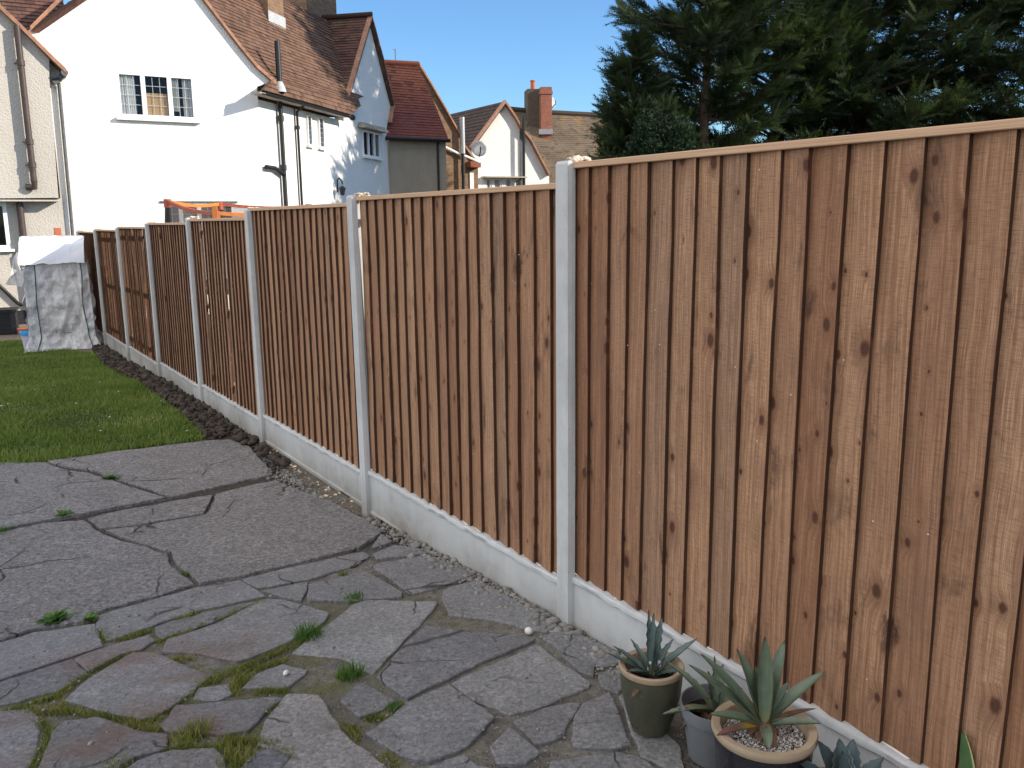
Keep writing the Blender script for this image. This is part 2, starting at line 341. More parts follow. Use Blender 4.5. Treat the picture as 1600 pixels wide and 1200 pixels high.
def render_mat(name, c, c2, bscale=55, dirt=.25):
    t = NT(name); p = t.pos(); a = t.noise(p, bscale, 5, .7); g = t.noise(p, 1.1, 5, .6); s = t.noise(t.vscale(p, (3.5, 3.5, .5)), 1, 5, .65)
    v = t.voro(p, bscale*.9)
    k = t.mix(t.mapr(g, .35, .7, 0, .6), c, c2); k = t.mix(t.mapr(s, .55, .8, 0, dirt), k, tuple(q*.62 for q in c2))
    k = t.mix(t.mapr(a, .5, .75, 0, .35), k, tuple(q*.72 for q in c2))
    return t.done(k, .9, t.bump(t.math('SUBTRACT', a, v.outputs['Distance']), .55, .012), .2)
def tile_mat(name, c1, c2, c3, moss=None, w=.165, h=.1, low=None):
    t = NT(name); uv = t.uv(); s = t.sep(uv)
    row = t.math('FLOOR', t.math('DIVIDE', s[1], h)); off = t.math('MULTIPLY', t.math('MODULO', row, 2.), .5)
    colu = t.math('ADD', t.math('DIVIDE', s[0], w), off); ci = t.math('FLOOR', colu); fr = t.math('FRACT', colu)
    wn = t.n('TexWhiteNoise', noise_dimensions='3D'); t.set(wn.inputs['Vector'], t.comb(ci, row, 3.)); rv = wn.outputs['Value']
    wn2 = t.n('TexWhiteNoise', noise_dimensions='3D'); t.set(wn2.inputs['Vector'], t.comb(ci, row, 9.))
    g = t.noise(t.comb(s[0], s[1]), .8, 5, .6); fi = t.noise(t.comb(s[0], s[1]), 30, 4, .6)
    c = t.mix(t.mapr(rv, 0, 1, 0, .8), c1, c2); c = t.mix(t.math('GREATER_THAN', wn2.outputs['Value'], .84), c, c3)
    c = t.mix(t.mapr(g, .45, .7, 0, .6), c, tuple(k*.6 for k in c1)); c = t.mix(t.mapr(fi, .4, .7, 0, .4), c, tuple(k*.55 for k in c1))
    if low: c = t.mix(t.mapr(t.math('ADD', s[1], t.math('MULTIPLY', g, 2.2)), 3.6, 2.0, 0, .85), c, low)  # tree shade painted in: courses near the eaves mixed towards a darker tone
    if moss: c = t.mix(t.math('MULTIPLY', t.mapr(t.noise(t.comb(s[0], s[1]), 1.1, 5, .65), .5, .68, 0, .8), t.mapr(fi, .35, .55)), c, moss)
    gap = t.math('LESS_THAN', fr, .06); c = t.mix(t.math('MULTIPLY', gap, .7), c, (.02, .015, .012))
    hh = t.math('ADD', t.math('MULTIPLY', rv, .6), t.math('MULTIPLY', gap, -1.)); hh = t.math('ADD', hh, t.math('MULTIPLY', fi, .3))
    return t.done(c, .85, t.bump(hh, .6, .012), .25)
def brick_mat(name, c1, c2, mortar):
    t = NT(name); b = t.n('TexBrick'); t.set(b.inputs['Vector'], t.uv()); b.inputs['Scale'].default_value = 1
    b.inputs['Brick Width'].default_value = .225; b.inputs['Row Height'].default_value = .075; b.inputs['Mortar Size'].default_value = .009; b.inputs['Mortar Smooth'].default_value = .2; b.inputs['Bias'].default_value = -.1
    t.set(b.inputs['Color1'], c1); t.set(b.inputs['Color2'], c2); t.set(b.inputs['Mortar'], mortar)
    n = t.noise(t.pos(), 7, 5, .65); n2 = t.noise(t.pos(), 60, 3)
    c = t.mix(t.mapr(n, .4, .7, 0, .55), b.outputs['Color'], tuple(k*.45 for k in c1)); c = t.mix(t.mapr(n2, .4, .7, 0, .3), c, mortar)
    return t.done(c, .9, t.bump(t.math('ADD', t.math('MULTIPLY', b.outputs['Fac'], -1.), t.math('MULTIPLY', n2, .4)), .6, .01), .2)
def leaf_mat(name, stops, trans=.25, rough=.55, nscale=1.1, bumpy=False):
    t = NT(name); r = t.attr(); n = t.noise(t.pos(), nscale, 4, .6)
    f = t.math('ADD', t.math('MULTIPLY', r, .55), t.math('MULTIPLY', t.mapr(n, .3, .7), .45))
    c = t.ramp(f, stops); t.done(c, rough, None, .3)
    tr = t.n('BsdfTranslucent'); t.set(tr.inputs['Color'], t.mix(1., c, (1.3, 1.35, .7), 'MULTIPLY'))
    mx = t.n('MixShader'); mx.inputs[0].default_value = trans; t.t.links.new(t.b.outputs[0], mx.inputs[1]); t.t.links.new(tr.outputs[0], mx.inputs[2]); t.t.links.new(mx.outputs[0], t.out.inputs[0])
    return t.m
def glass_mat(name, tint=(.75, .8, .82), refl=1.):
    t = NT(name); tr = t.n('BsdfTransparent'); t.set(tr.inputs['Color'], tint); gl = t.n('BsdfGlossy'); gl.inputs['Roughness'].default_value = .03
    fr = t.n('Fresnel'); fr.inputs['IOR'].default_value = 1.6; mx = t.n('MixShader'); t.set(mx.inputs[0], t.math('MULTIPLY', fr.outputs[0], refl, clamp=True))
    t.t.links.new(tr.outputs[0], mx.inputs[1]); t.t.links.new(gl.outputs[0], mx.inputs[2]); t.t.links.new(mx.outputs[0], t.out.inputs[0]); return t.m

M = dict(
    wood=wood_mat(),
    post=concrete_mat('post_concrete', (.54, .54, .53), (.46, .465, .46)),
    gboard=concrete_mat('gravel_board_concrete', (.54, .54, .53), (.47, .475, .47), .22, .15),
    slabA=slab_mat('rough_concrete_slab', True), slabB=slab_mat('paving_slab', False), joint=joint_mat(),
    soil=soil_mat('dug_soil', (.05, .040, .033), (.10, .078, .062)), earth=soil_mat('earth', (.065, .053, .040), (.12, .10, .075)),
    lawnbase=soil_mat('lawn_base', (.028, .035, .012), (.04, .05, .018)),
    path=soil_mat('old_path', (.20, .155, .115), (.28, .22, .165)),
    pebble=plain('sunlit_pebble', (.55, .42, .27), .85, .45, 30, .2),
    stone=plain('grey_stone', (.22, .205, .185), .9, .5, 25, .3),
    white=render_mat('white_render', (.80, .79, .76), (.74, .72, .68), 42, .15),
    cream=render_mat('cream_roughcast', (.50, .465, .415), (.42, .39, .34), 34, .2),
    pebbledash=render_mat('grey_pebbledash', (.34, .30, .24), (.26, .23, .18), 30, .5),
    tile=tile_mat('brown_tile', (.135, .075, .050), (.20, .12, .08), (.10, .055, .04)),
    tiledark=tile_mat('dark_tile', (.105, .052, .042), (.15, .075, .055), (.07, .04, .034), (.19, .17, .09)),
    tilered=tile_mat('red_tile', (.33, .105, .06), (.42, .165, .09), (.17, .06, .045), low=(.13, .045, .042)),  # dark lower tone is tree shade painted into the tile colour
    tilefar=tile_mat('weathered_tile', (.15, .115, .08), (.19, .15, .11), (.10, .075, .06), (.30, .18, .06)),
    tileblack=tile_mat('sooty_tile', (.06, .04, .032), (.09, .058, .045), (.04, .03, .03)),
    brick=brick_mat('brown_brick', (.27, .155, .085), (.17, .09, .05), (.22, .18, .14)),
    brickred=brick_mat('red_brick', (.42, .13, .07), (.30, .09, .055), (.26, .20, .16)),
    brickdark=brick_mat('sooty_brick', (.11, .085, .065), (.15, .105, .075), (.13, .115, .095)),
    pvc=plain('white_window_frame', (.80, .80, .79), .35, .03, 8, .02),
    black=plain('black_iron', (.014, .014, .015), .45, .3, 30, .1),
    pipe=plain('weathered_brown_pipe', (.065, .045, .04), .5, .3, 14, .1),
    gutter=plain('grey_gutter', (.10, .105, .11), .5, .3, 12, .1),
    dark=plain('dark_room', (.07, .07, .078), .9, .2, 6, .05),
    curtain=plain('net_curtain', (.80, .78, .74), .9, .1, 30, .1),
    cardboard=plain('cardboard', (.62, .38, .18), .85, .1, 20, .1),
    card=plain('blue_box', (.16, .22, .32), .7, .2, 20, .05),
    terracotta=plain('terracotta', (.46, .14, .07), .8, .2, 25, .1),
    lead=plain('lead_flashing', (.42, .43, .44), .6, .2, 20, .1),
    steel=plain('grey_steel', (.45, .46, .47), .4, .1, 12, .05, metallic=.6),
    metal=plain('galvanised_nail', (.55, .56, .56), .4, .1, 30, .05, metallic=.7),
    tileedge=plain('verge_tile_edge', (.36, .19, .12), .85, .35, 9, .4),
    woodtrim=plain('pale_timber', (.42, .37, .30), .8, .2, 15, .2),
    red=plain('red_padding', (.36, .085, .045), .6, .2, 20, .1), orange=plain('orange_strap', (.62, .20, .04), .6, .15, 20, .1),
    plinth=plain('black_plinth_paint', (.012, .013, .018), .6, .3, 14, .2),
    glass=glass_mat('window_glass', (.86, .9, .92), .5),
    bark=plain('conifer_bark', (.11, .075, .05), .95, .4, 12, .8),
    conifer=leaf_mat('conifer_foliage', [(0, (.010, .021, .010)), (.35, (.023, .040, .017)), (.6, (.042, .063, .024)), (.82, (.072, .092, .034)), (1, (.13, .125, .05))], .25, .8),
    shrub=leaf_mat('dark_shrub_leaves', [(0, (.005, .013, .005)), (.5, (.010, .028, .009)), (1, (.022, .05, .016))], .12, .85),
    lawn=leaf_mat('lawn_grass', [(0, (.055, .105, .016)), (.35, (.12, .185, .036)), (.7, (.19, .25, .06)), (.92, (.28, .30, .10)), (1, (.38, .35, .16))], .3, .6, 1.6),
    weed=leaf_mat('weed_leaves', [(0, (.03, .08, .015)), (.5, (.06, .14, .02)), (1, (.13, .20, .04))], .3, .5, 6),
    mossy=leaf_mat('yellow_moss_grass', [(0, (.06, .08, .016)), (.45, (.13, .155, .03)), (.75, (.24, .23, .06)), (.9, (.28, .21, .09)), (1, (.19, .10, .055))], .3, .6, 5),
)

# ================================================================== THE GROUND
def ground_sheet():
    xs = list(np.arange(-40, 40.1, 1.0)); ys = list(np.arange(-15, 60.1, 1.0))
    xs = [-1500, -400, -120]+xs+[120, 400, 1500]; ys = [-1500, -300, -60]+ys+[120, 400, 1500]
    mb = MB(); V = [(x, y, gz(x, y)-.045) for y in ys for x in xs]; nx = len(xs)
    F = [(j*nx+i, j*nx+i+1, (j+1)*nx+i+1, (j+1)*nx+i) for j in range(len(ys)-1) for i in range(nx-1)]
    o = fast_mesh('ground', V, F, M['earth']); tag(o, kind='structure')
ground_sheet()
def inpoly(x, y, poly):
    c = False; n = len(poly)
    for i in range(n):
        x1, y1 = poly[i][:2]; x2, y2 = poly[(i+1) % n][:2]
        if (y1 > y) != (y2 > y) and x < (x2-x1)*(y-y1)/(y2-y1)+x1: c = not c
    return c
def inpoly_np(X, Y, poly):
    c = np.zeros(X.shape, bool); n = len(poly)
    for i in range(n):
        x1, y1 = poly[i][:2]; x2, y2 = poly[(i+1) % n][:2]
        if y1 == y2: continue
        c ^= ((y1 > Y) != (y2 > Y)) & (X < (x2-x1)*(Y-y1)/(y2-y1)+x1)
    return c
def vnoise(x, y, s=1., seed=0):             # cheap value noise for geometry
    x = np.asarray(x)*s; y = np.asarray(y)*s; xi = np.floor(x).astype(int); yi = np.floor(y).astype(int); fx = x-xi; fy = y-yi
    def h(a, b):
        q = np.sin(a*127.1+b*311.7+seed*74.7)*43758.5453; return q-np.floor(q)
    fx = fx*fx*(3-2*fx); fy = fy*fy*(3-2*fy)
    return (h(xi, yi)*(1-fx)+h(xi+1, yi)*fx)*(1-fy)+(h(xi, yi+1)*(1-fx)+h(xi+1, yi+1)*fx)*fy-.5
def grid_sheet(name, poly, step, dz, amp, mat, freq=8., kind='structure', seed=0):
    xs = np.arange(min(p[0] for p in poly), max(p[0] for p in poly)+step, step); ys = np.arange(min(p[1] for p in poly), max(p[1] for p in poly)+step, step)
    X, Y = np.meshgrid(xs, ys); S = X*U[0]+Y*U[1]; Z = np.interp(S, GS, GZ)+dz+amp*(vnoise(X, Y, freq, seed)+.5*vnoise(X, Y, freq*2.3, seed+1))
    V = np.stack([X, Y, Z], -1).reshape(-1, 3); ny, nx = X.shape
    CX = (X[:-1, :-1]+X[1:, 1:])/2; CY = (Y[:-1, :-1]+Y[1:, 1:])/2; ok = inpoly_np(CX, CY, poly)
    J, I = np.nonzero(ok); F = np.stack([J*nx+I, J*nx+I+1, (J+1)*nx+I+1, (J+1)*nx+I], -1)
    return tag(fast_mesh(name, V, F, mat, smooth=True), kind=kind)
def gp(pxs): return [tuple(gpt(x, y)) for x, y in pxs]

lawn_px = [(-620, 700), (-200, 728), (0, 729), (75, 723), (180, 706), (250, 697), (321, 688), (305, 664), (255, 624), (210, 594), (165, 574), (150, 553), (100, 545), (46, 530), (0, 533), (-300, 530)]
lawn_poly = gp(lawn_px)
grid_sheet('lawn_ground', lawn_poly, .12, -.012, .02, M['lawnbase'], 1.5)
# bed under the paving
bed_px = [(-900, 700), (-200, 727), (0, 728), (75, 722), (180, 705), (321, 687), (360, 686), (395, 698), (430, 744)]
fence_side = [tuple(frame(s, o, 0)) for s, o in ((6.35, -.10), (5.9, -.13), (4.75, -.12), (4.3, .02), (3, .02), (1, .02), (-1.5, .02))]
bed_poly = gp(bed_px)+fence_side+[(4.0, -2.5, 0), (-7, -2.5, 0), (-9, 5, 0)]
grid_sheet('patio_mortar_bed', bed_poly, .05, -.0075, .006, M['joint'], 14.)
# dug strip of soil between lawn and fence
soil_poly = gp([(146, 545), (150, 553), (165, 574), (210, 594), (255, 624), (305, 664), (321, 688), (360, 688), (395, 700), (432, 746)])+[tuple(frame(s, .03, 0)) for s in (5.9, 7, 9, 11, 13, 14.6)]
grid_sheet('soil_strip', soil_poly, .04, .0, .05, M['soil'], 9.)
# path in front of the far house
path_poly = gp([(150, 553), (100, 544), (46, 529), (0, 532), (-300, 528), (-300, 498), (45, 500), (160, 520)])
grid_sheet('path', path_poly, .1, -.01, .02, M['path'], 5.)
# neighbour's sunlit ground beyond the fence
nb_poly = [tuple(frame(s, o, 0)) for s, o in ((-3, .09), (15, .09), (15, 9), (-3, 9))]
grid_sheet('neighbour_ground', nb_poly, .12, -.095, .04, M['earth'], 4.)

# ================================================================== CRAZY PAVING
A_slabs = [
 [(85, 727), (75, 722), (180, 707), (320, 690), (360, 688), (392, 700), (425, 742), (345, 760), (268, 777), (205, 757), (165, 744), (148, 737)],
 [(-200, 727), (75, 725), (82, 730), (142, 742), (205, 763), (258, 780), (190, 793), (130, 805), (60, 817), (0, 829), (-200, 860)],
 [(137, 812), (190, 799), (266, 785), (332, 775), (318, 804), (205, 823), (157, 827)],
 [(338, 774), (432, 752), (470, 768), (530, 792), (570, 812), (598, 832), (560, 858), (480, 878), (378, 902), (312, 914), (277, 885), (268, 864), (190, 842), (165, 831), (206, 826), (322, 806)],
 [(-200, 866), (0, 834), (80, 818), (132, 815), (150, 830), (187, 846), (262, 868), (270, 888), (303, 915), (200, 944), (152, 958), (140, 970), (52, 985), (0, 1002), (-200, 1050)]]
B_slabs = [
 [(152, 980), (157, 962), (309, 919), (374, 909), (413, 932), (325, 950), (258, 970), (182, 997), (168, 1001)],
 [(243, 980), (268, 971), (327, 956), (378, 944), (407, 940), (375, 953), (327, 974), (255, 998), (245, 992)],
 [(0, 1006), (52, 990), (148, 976), (160, 1010), (113, 1025), (62, 1042), (0, 1062), (-150, 1100), (-150, 1050)],
 [(119, 1030), (162, 1015), (232, 994), (240, 1003), (220, 1016), (192, 1022), (140, 1049)],
 [(-120, 1100), (0, 1067), (111, 1031), (135, 1053), (95, 1077), (34, 1094), (0, 1100), (-120, 1130)],
 [(208, 1022), (241, 1022), (328, 1058), (291, 1088), (241, 1121), (220, 1125), (155, 1111), (104, 1096), (133, 1068), (163, 1048)],
 [(256, 1020), (263, 1000), (333, 978), (412, 938), (440, 938), (513, 959), (503, 975), (450, 1004), (399, 1025), (371, 1035), (302, 1021)],
 [(380, 906), (450, 888), (567, 863), (577, 869), (553, 885), (484, 905), (405, 919)],
 [(411, 925), (480, 911), (470, 940), (444, 934)],
 [(484, 914), (570, 894), (627, 927), (626, 933), (543, 940), (481, 938)],
 [(579, 883), (670, 867), (740, 898), (687, 917), (642, 929), (631, 919)],
 [(584, 866), (615, 853), (646, 856), (668, 864), (590, 874)],
 [(694, 921), (749, 905), (873, 978), (852, 987), (811, 977), (759, 966), (703, 960), (693, 937)],
 [(550, 946), (570, 939), (682, 941), (654, 979), (627, 1003), (581, 1053), (536, 1028), (458, 1020), (508, 980)],
 [(665, 980), (835, 1000), (749, 1036), (637, 1091), (590, 1059), (632, 1010)],
 [(707, 1068), (838, 1008), (921, 1068), (918, 1074), (856, 1100), (797, 1116), (751, 1098)],
 [(637, 1099), (701, 1072), (771, 1123), (725, 1169), (670, 1190), (630, 1183), (600, 1163), (573, 1147), (616, 1120)],
 [(534, 1096), (563, 1067), (616, 1096), (597, 1108), (563, 1119)],
 [(804, 1127), (849, 1108), (905, 1098), (879, 1149), (838, 1162)],
 [(768, 1168), (797, 1139), (842, 1178), (820, 1193), (779, 1194)],
 [(899, 1123), (912, 1101), (951, 1084), (984, 1163), (966, 1169), (899, 1167)],
 [(848, 996), (880, 984), (907, 993), (967, 1023), (970, 1035), (945, 1042), (882, 1019)],
 [(879, 1025), (929, 1038), (926, 1056), (906, 1049)],
 [(937, 1052), (974, 1043), (977, 1071), (965, 1083), (940, 1071)],
 [(969, 1088), (982, 1081), (1012, 1117), (1060, 1165), (1070, 1210), (1003, 1182)],
 [(862, 1190), (966, 1177), (999, 1184), (1060, 1220), (1060, 1290), (850, 1290)],
 [(254, 1137), (276, 1104), (357, 1098), (424, 1091), (440, 1093), (411, 1116), (387, 1142), (344, 1149), (262, 1143)],
 [(304, 1091), (310, 1076), (357, 1070), (362, 1084), (340, 1094)],
 [(380, 1075), (400, 1055), (443, 1039), (479, 1048), (450, 1073)],
 [(449, 1085), (498, 1087), (533, 1144), (602, 1200), (615, 1260), (450, 1290), (432, 1215), (458, 1182), (404, 1163), (416, 1127)],
 [(57, 1215), (84, 1145), (100, 1129), (151, 1122), (220, 1146), (260, 1150), (261, 1169), (210, 1183), (165, 1213), (110, 1290), (40, 1290)],
 [(0, 1112), (45, 1108), (60, 1121), (57, 1163), (34, 1213), (20, 1290), (-120, 1290), (-120, 1132)],
 [(178, 1217), (216, 1190), (270, 1174), (335, 1172), (348, 1186), (352, 1290), (130, 1290)],
 [(372, 1213), (388, 1187), (420, 1172), (450, 1185), (424, 1216), (440, 1290), (370, 1290)],
 [(618, 1215), (670, 1200), (725, 1180), (745, 1197), (840, 1215), (830, 1290), (630, 1290)],
 [(595, 836), (612, 846), (580, 856)],
]
def frag(poly, lvl=2, amp=.16):
    p = [np.array(q[:2]) for q in poly]
    for it in range(lvl):
        q = []
        for i in range(len(p)):
            a, b = p[i], p[(i+1) % len(p)]; d = b-a; L = np.linalg.norm(d)
            q.append(a)
            if L > .03: q.append((a+b)/2+np.array([d[1], -d[0]])/L*rng.normal(0, 1)*min(L*.03, amp))
        p = q
    return p
def slab_into(mb, poly, th, lift, grow=0., bev=.004, tilt=.005, rag=.0035):
    p = frag(poly, 4, rag); n = len(p); c = sum(p)/n; r = random.random()
    area = sum(p[i][0]*p[(i+1) % n][1]-p[(i+1) % n][0]*p[i][1] for i in range(n))
    if area < 0: p = p[::-1]
    tx, ty = random.uniform(-tilt, tilt), random.uniform(-tilt, tilt); dz = random.uniform(-.003, .004)
    inn = []; p2 = []
    for i in range(n):
        a, b, e = p[i-1], p[i], p[(i+1) % n]; t = e-a; t = t/(np.linalg.norm(t)+1e-9); nn = np.array([-t[1], t[0]])
        inn.append(b+nn*bev*random.uniform(.6, 1.7))
        if grow: p2.append(b-nn*grow)
    if grow: inn = [a-(b-c_)*1 for a, b, c_ in zip(inn, p, p2)]; p = p2
    def zz(q, k): return gz(q[0], q[1])+lift+dz+(q[0]-c[0])*tx+(q[1]-c[1])*ty+k
    top = [(q[0], q[1], zz(q, 0)) for q in inn]; mid = [(q[0], q[1], zz(q, -bev*.8)) for q in p]; bot = [(q[0], q[1], zz(q, -th)) for q in p]
    for i in range(n):
        j = (i+1) % n
        mb.face([mid[i], mid[j], top[j], top[i]], rnd=r); mb.face([bot[i], bot[j], mid[j], mid[i]], rnd=r)
    for tri in tessellate_polygon([[Vector((q[0], q[1], 0)) for q in top]]):
        a, b, e = (np.array(top[k]) for k in tri)
        nz = np.cross(b-a, e-a)[2]
        mb.face([a, b, e] if nz > 0 else [a, e, b], rnd=r)
patio = bpy.data.objects.new('patio', None); col.objects.link(patio); patio.location = (0, 4, -1.6); tag(patio, kind='structure')
mbA, mbB = MB(), MB()
for q in A_slabs: slab_into(mbA, gp(q), .05, .012, tilt=.004, bev=.005, rag=.010)
for q in B_slabs: slab_into(mbB, gp(q), .05, .004, grow=.005)
# more of the same paving outside the photograph's edges
def projpx(P):
    P = np.array(P, float); d = P@FW
    return (800+FPX*(P@RT)/d, 600-FPX*(P@UPV)/d) if d > .1 else (1e6, 1e6)
gxs = np.arange(-7.5, 4.2, .62); gys = np.arange(-2.4, 6.6, .62)
J = {(i, j): np.array([x+random.uniform(-.17, .17)+.2*(j % 2), y+random.uniform(-.17, .17)]) for i, x in enumerate(gxs) for j, y in enumerate(gys)}
for i in range(len(gxs)-1):
    for j in range(len(gys)-1):
        q = [J[i, j], J[i+1, j], J[i+1, j+1], J[i, j+1]]; c = sum(q)/4
        if not all((lambda X, Y: X < -165 or X > 1750 or Y > 1300)(*projpx((p[0], p[1], -1.6))) for p in q+[c]): continue
        if c@N[:2] > FD-.35 or not inpoly(c[0], c[1], bed_poly): continue
        slab_into(mbB, [c+(p-c)*.95 for p in q], .05, .004)
mbA.build('concrete_slabs', M['slabA'], patio, weld=False); mbB.build('paving_slabs', M['slabB'], patio, weld=False)

# ================================================================== LOOSE STONES, CLODS
def ico(sub=1):
    bm = bmesh.new(); bmesh.ops.create_icosphere(bm, subdivisions=sub, radius=1); bm.verts.ensure_lookup_table()
    V = np.array([v.co[:] for v in bm.verts]); F = np.array([[v.index for v in f.verts] for f in bm.faces]); bm.free(); return V, F
ICO1, ICO2 = ico(1), ico(2)
def lumps(name, pts, sizes, mat, flat=.7, jag=.25, base=ICO1, kind='stuff', label=None, cat=None, parent=None):
    V0, F0 = base; VV = []; FF = []; RR = []
    for k, (p, s) in enumerate(zip(pts, sizes)):
        v = V0*(1+rng.normal(0, jag, (len(V0), 1))*.6); v = v*np.array([1, rng.uniform(.6, 1), flat*rng.uniform(.6, 1.1)])*s
        a = rng.uniform(0, 6.28); b = rng.uniform(-.5, .5); ca, sa, cb, sb = math.cos(a), math.sin(a), math.cos(b), math.sin(b)
        v = v@np.array([[1, 0, 0], [0, cb, -sb], [0, sb, cb]]).T@np.array([[ca, -sa, 0], [sa, ca, 0], [0, 0, 1]]).T
        VV.append(v+np.array(p)); FF.append(F0+k*len(V0)); RR += [random.random()]*len(F0)
    o = fast_mesh(name, np.concatenate(VV), np.concatenate(FF), mat, RR, parent)
    return tag(o, label, cat, kind=kind)
def scatter_poly(poly, n):
    xs = [p[0] for p in poly]; ys = [p[1] for p in poly]; X = rng.uniform(min(xs), max(xs), n*6); Y = rng.uniform(min(ys), max(ys), n*6)
    k = inpoly_np(X, Y, poly); return np.stack([X[k][:n], Y[k][:n]], -1)
S = scatter_poly(soil_poly, 5200); sz = rng.gamma(1.6, .0085, len(S))+.006; sz = np.minimum(sz, .055)
lumps('soil', [(x, y, gz(x, y)+.02+s*.3) for (x, y), s in zip(S, sz)], sz, M['soil'], .75, .4, ICO1, label='dark dug soil clods heaped along the foot of the fence', cat='soil')
# gravel at the fence foot, by the patio
o_gap = lambda s: random.random() < .88
P = []; Z = []
for k in range(5200):
    s = random.uniform(-.2, 6.35) if random.random() < .72 else random.uniform(4.4, 6.4); wdt = .10 if s < 4.3 else .16
    o = .02-abs(random.gauss(0, wdt*.6)); o = max(o, -.24)
    if s < 2.0 and random.random() < .55: continue
    if 4.5 < s < 6.3 and o > -.07 and o_gap(s): continue
    q = frame(s, o, 0); r_ = min(.028, .004+random.expovariate(1/.0042)); P.append((q[0], q[1], gz(q[0], q[1])+r_*.3-.004)); Z.append(r_)
lumps('gravel', P, Z, M['stone'], .75, .25, ICO1, label='small grey gravel and rubble strewn along the base of the fence', cat='gravel')
P = []; Z = []
for k in range(4200):
    s = random.uniform(4.3, 6.9); o = random.uniform(-.09, .45); q = frame(s, o, 0); r_ = random.uniform(.008, .028); P.append((q[0], q[1], gz(q[0], q[1])-.085+random.uniform(0, .03))); Z.append(r_)
lumps('pebbles', P, Z, M['pebble'], .7, .2, ICO1, label='sunlit yellow pebbles glimpsed under the gravel boards beyond the fence', cat='pebbles')
# crumbs lying over the patio
P = []; Z = []
for k in range(1500):
    px, py = random.uniform(-60, 1100), random.uniform(700, 1290); q = gpt(px, py)
    if not inpoly(q[0], q[1], bed_poly) or q@N > FD-.02: continue
    r_ = min(.011, .0015+random.expovariate(1/.0018)); P.append((q[0], q[1], q[2]+.006+r_*.3 if py > 700 else 0)); Z.append(r_)
lumps('grit', P, Z, M['stone'], .7, .25, ICO1, label='scattered grit and stone chips on the old paving', cat='grit')
lm = plain('white_stone', (.62, .61, .58), .8, .1, 20, .1)
for (px, py, r_, lab) in [(447, 1056, .014, 'small round white pebble among broken paving and moss'), (826, 990, .017, 'pale blue white chip of stone beside the wide mortar joint')]:
    q = gpt(px, py); lumps('pebble', [(q[0], q[1], q[2]+.012)], [r_], lm, .9, .06, ICO2, kind=None, label=lab, cat='pebble')
rk = [(636, 868), (640, 862), (655, 858), (567, 822), (575, 812), (555, 800), (708, 872), (800, 900)]

# ================================================================== GRASS
def blades(name, XY, Z, h, wd, mat, label, cat, lean=.35, kind='stuff', parent=None, heights=None):
    n = len(XY); a = rng.uniform(0, 6.283, n); H = h*rng.uniform(.45, 1.25, n) if heights is None else heights
    W = wd*rng.uniform(.6, 1.2, n); ld = rng.uniform(0, 6.283, n); L = H*np.abs(rng.normal(0, lean, n))
    b = np.stack([XY[:, 0], XY[:, 1], Z], -1); side = np.stack([np.cos(a), np.sin(a), np.zeros(n)], -1)*W[:, None]/2
    ln = np.stack([np.cos(ld)*L, np.sin(ld)*L, np.zeros(n)], -1); up = np.zeros((n, 3)); up[:, 2] = H
    v = np.stack([b-side, b+side, b+side*.7+ln*.35+up*.55, b-side*.7+ln*.35+up*.55, b+ln+up*.95+side*.1, b+ln+up*.95-side*.1], 1)
    i = np.arange(n)[:, None]*6; F = np.concatenate([i+np.array([[0, 1, 2, 3]]), i+np.array([[3, 2, 4, 5]])])
    r = rng.uniform(0, 1, n)
    return tag(fast_mesh(name, v, F, mat, np.concatenate([r, r]), parent), label, cat, kind=kind)
L = scatter_poly(lawn_poly, 170000)
dist = np.hypot(L[:, 0], L[:, 1]); keep = rng.uniform(0, 1, len(L)) < np.clip(1.15-(dist-6)/16, .25, 1); keep &= L[:, 0] > -12.5
L = L[keep]; S_ = L[:, 0]*U[0]+L[:, 1]*U[1]
hh = .036*(1+1.0*vnoise(L[:, 0], L[:, 1], 2.2, 5)+.8*vnoise(L[:, 0], L[:, 1], .8, 9))*rng.uniform(.5, 1.25, len(L))
blades('grass', L, np.interp(S_, GS, GZ)-.012, .04, .009, M['lawn'], 'short green lawn grass beyond the cracked concrete', 'grass', .55, heights=np.clip(hh, .012, .07))
pet = plain('white_petal', (.75, .74, .72), .7, .1, 30, .05)
P = [gpt(x, y) for x, y in [(157, 603), (186, 618), (293, 681), (3, 641), (14, 638), (120, 637), (55, 615), (60, 614), (158, 681), (172, 659), (281, 634), (240, 660), (20, 600)]]
P += [np.array([x, y, gz(x, y)]) for x, y in scatter_poly(lawn_poly, 4)]
lumps('petals', [(q[0], q[1], q[2]+.045) for q in P], [random.uniform(.006, .014) for _ in P], pet, .35, .1, ICO1, label='tiny white petals scattered on the lawn', cat='petals')

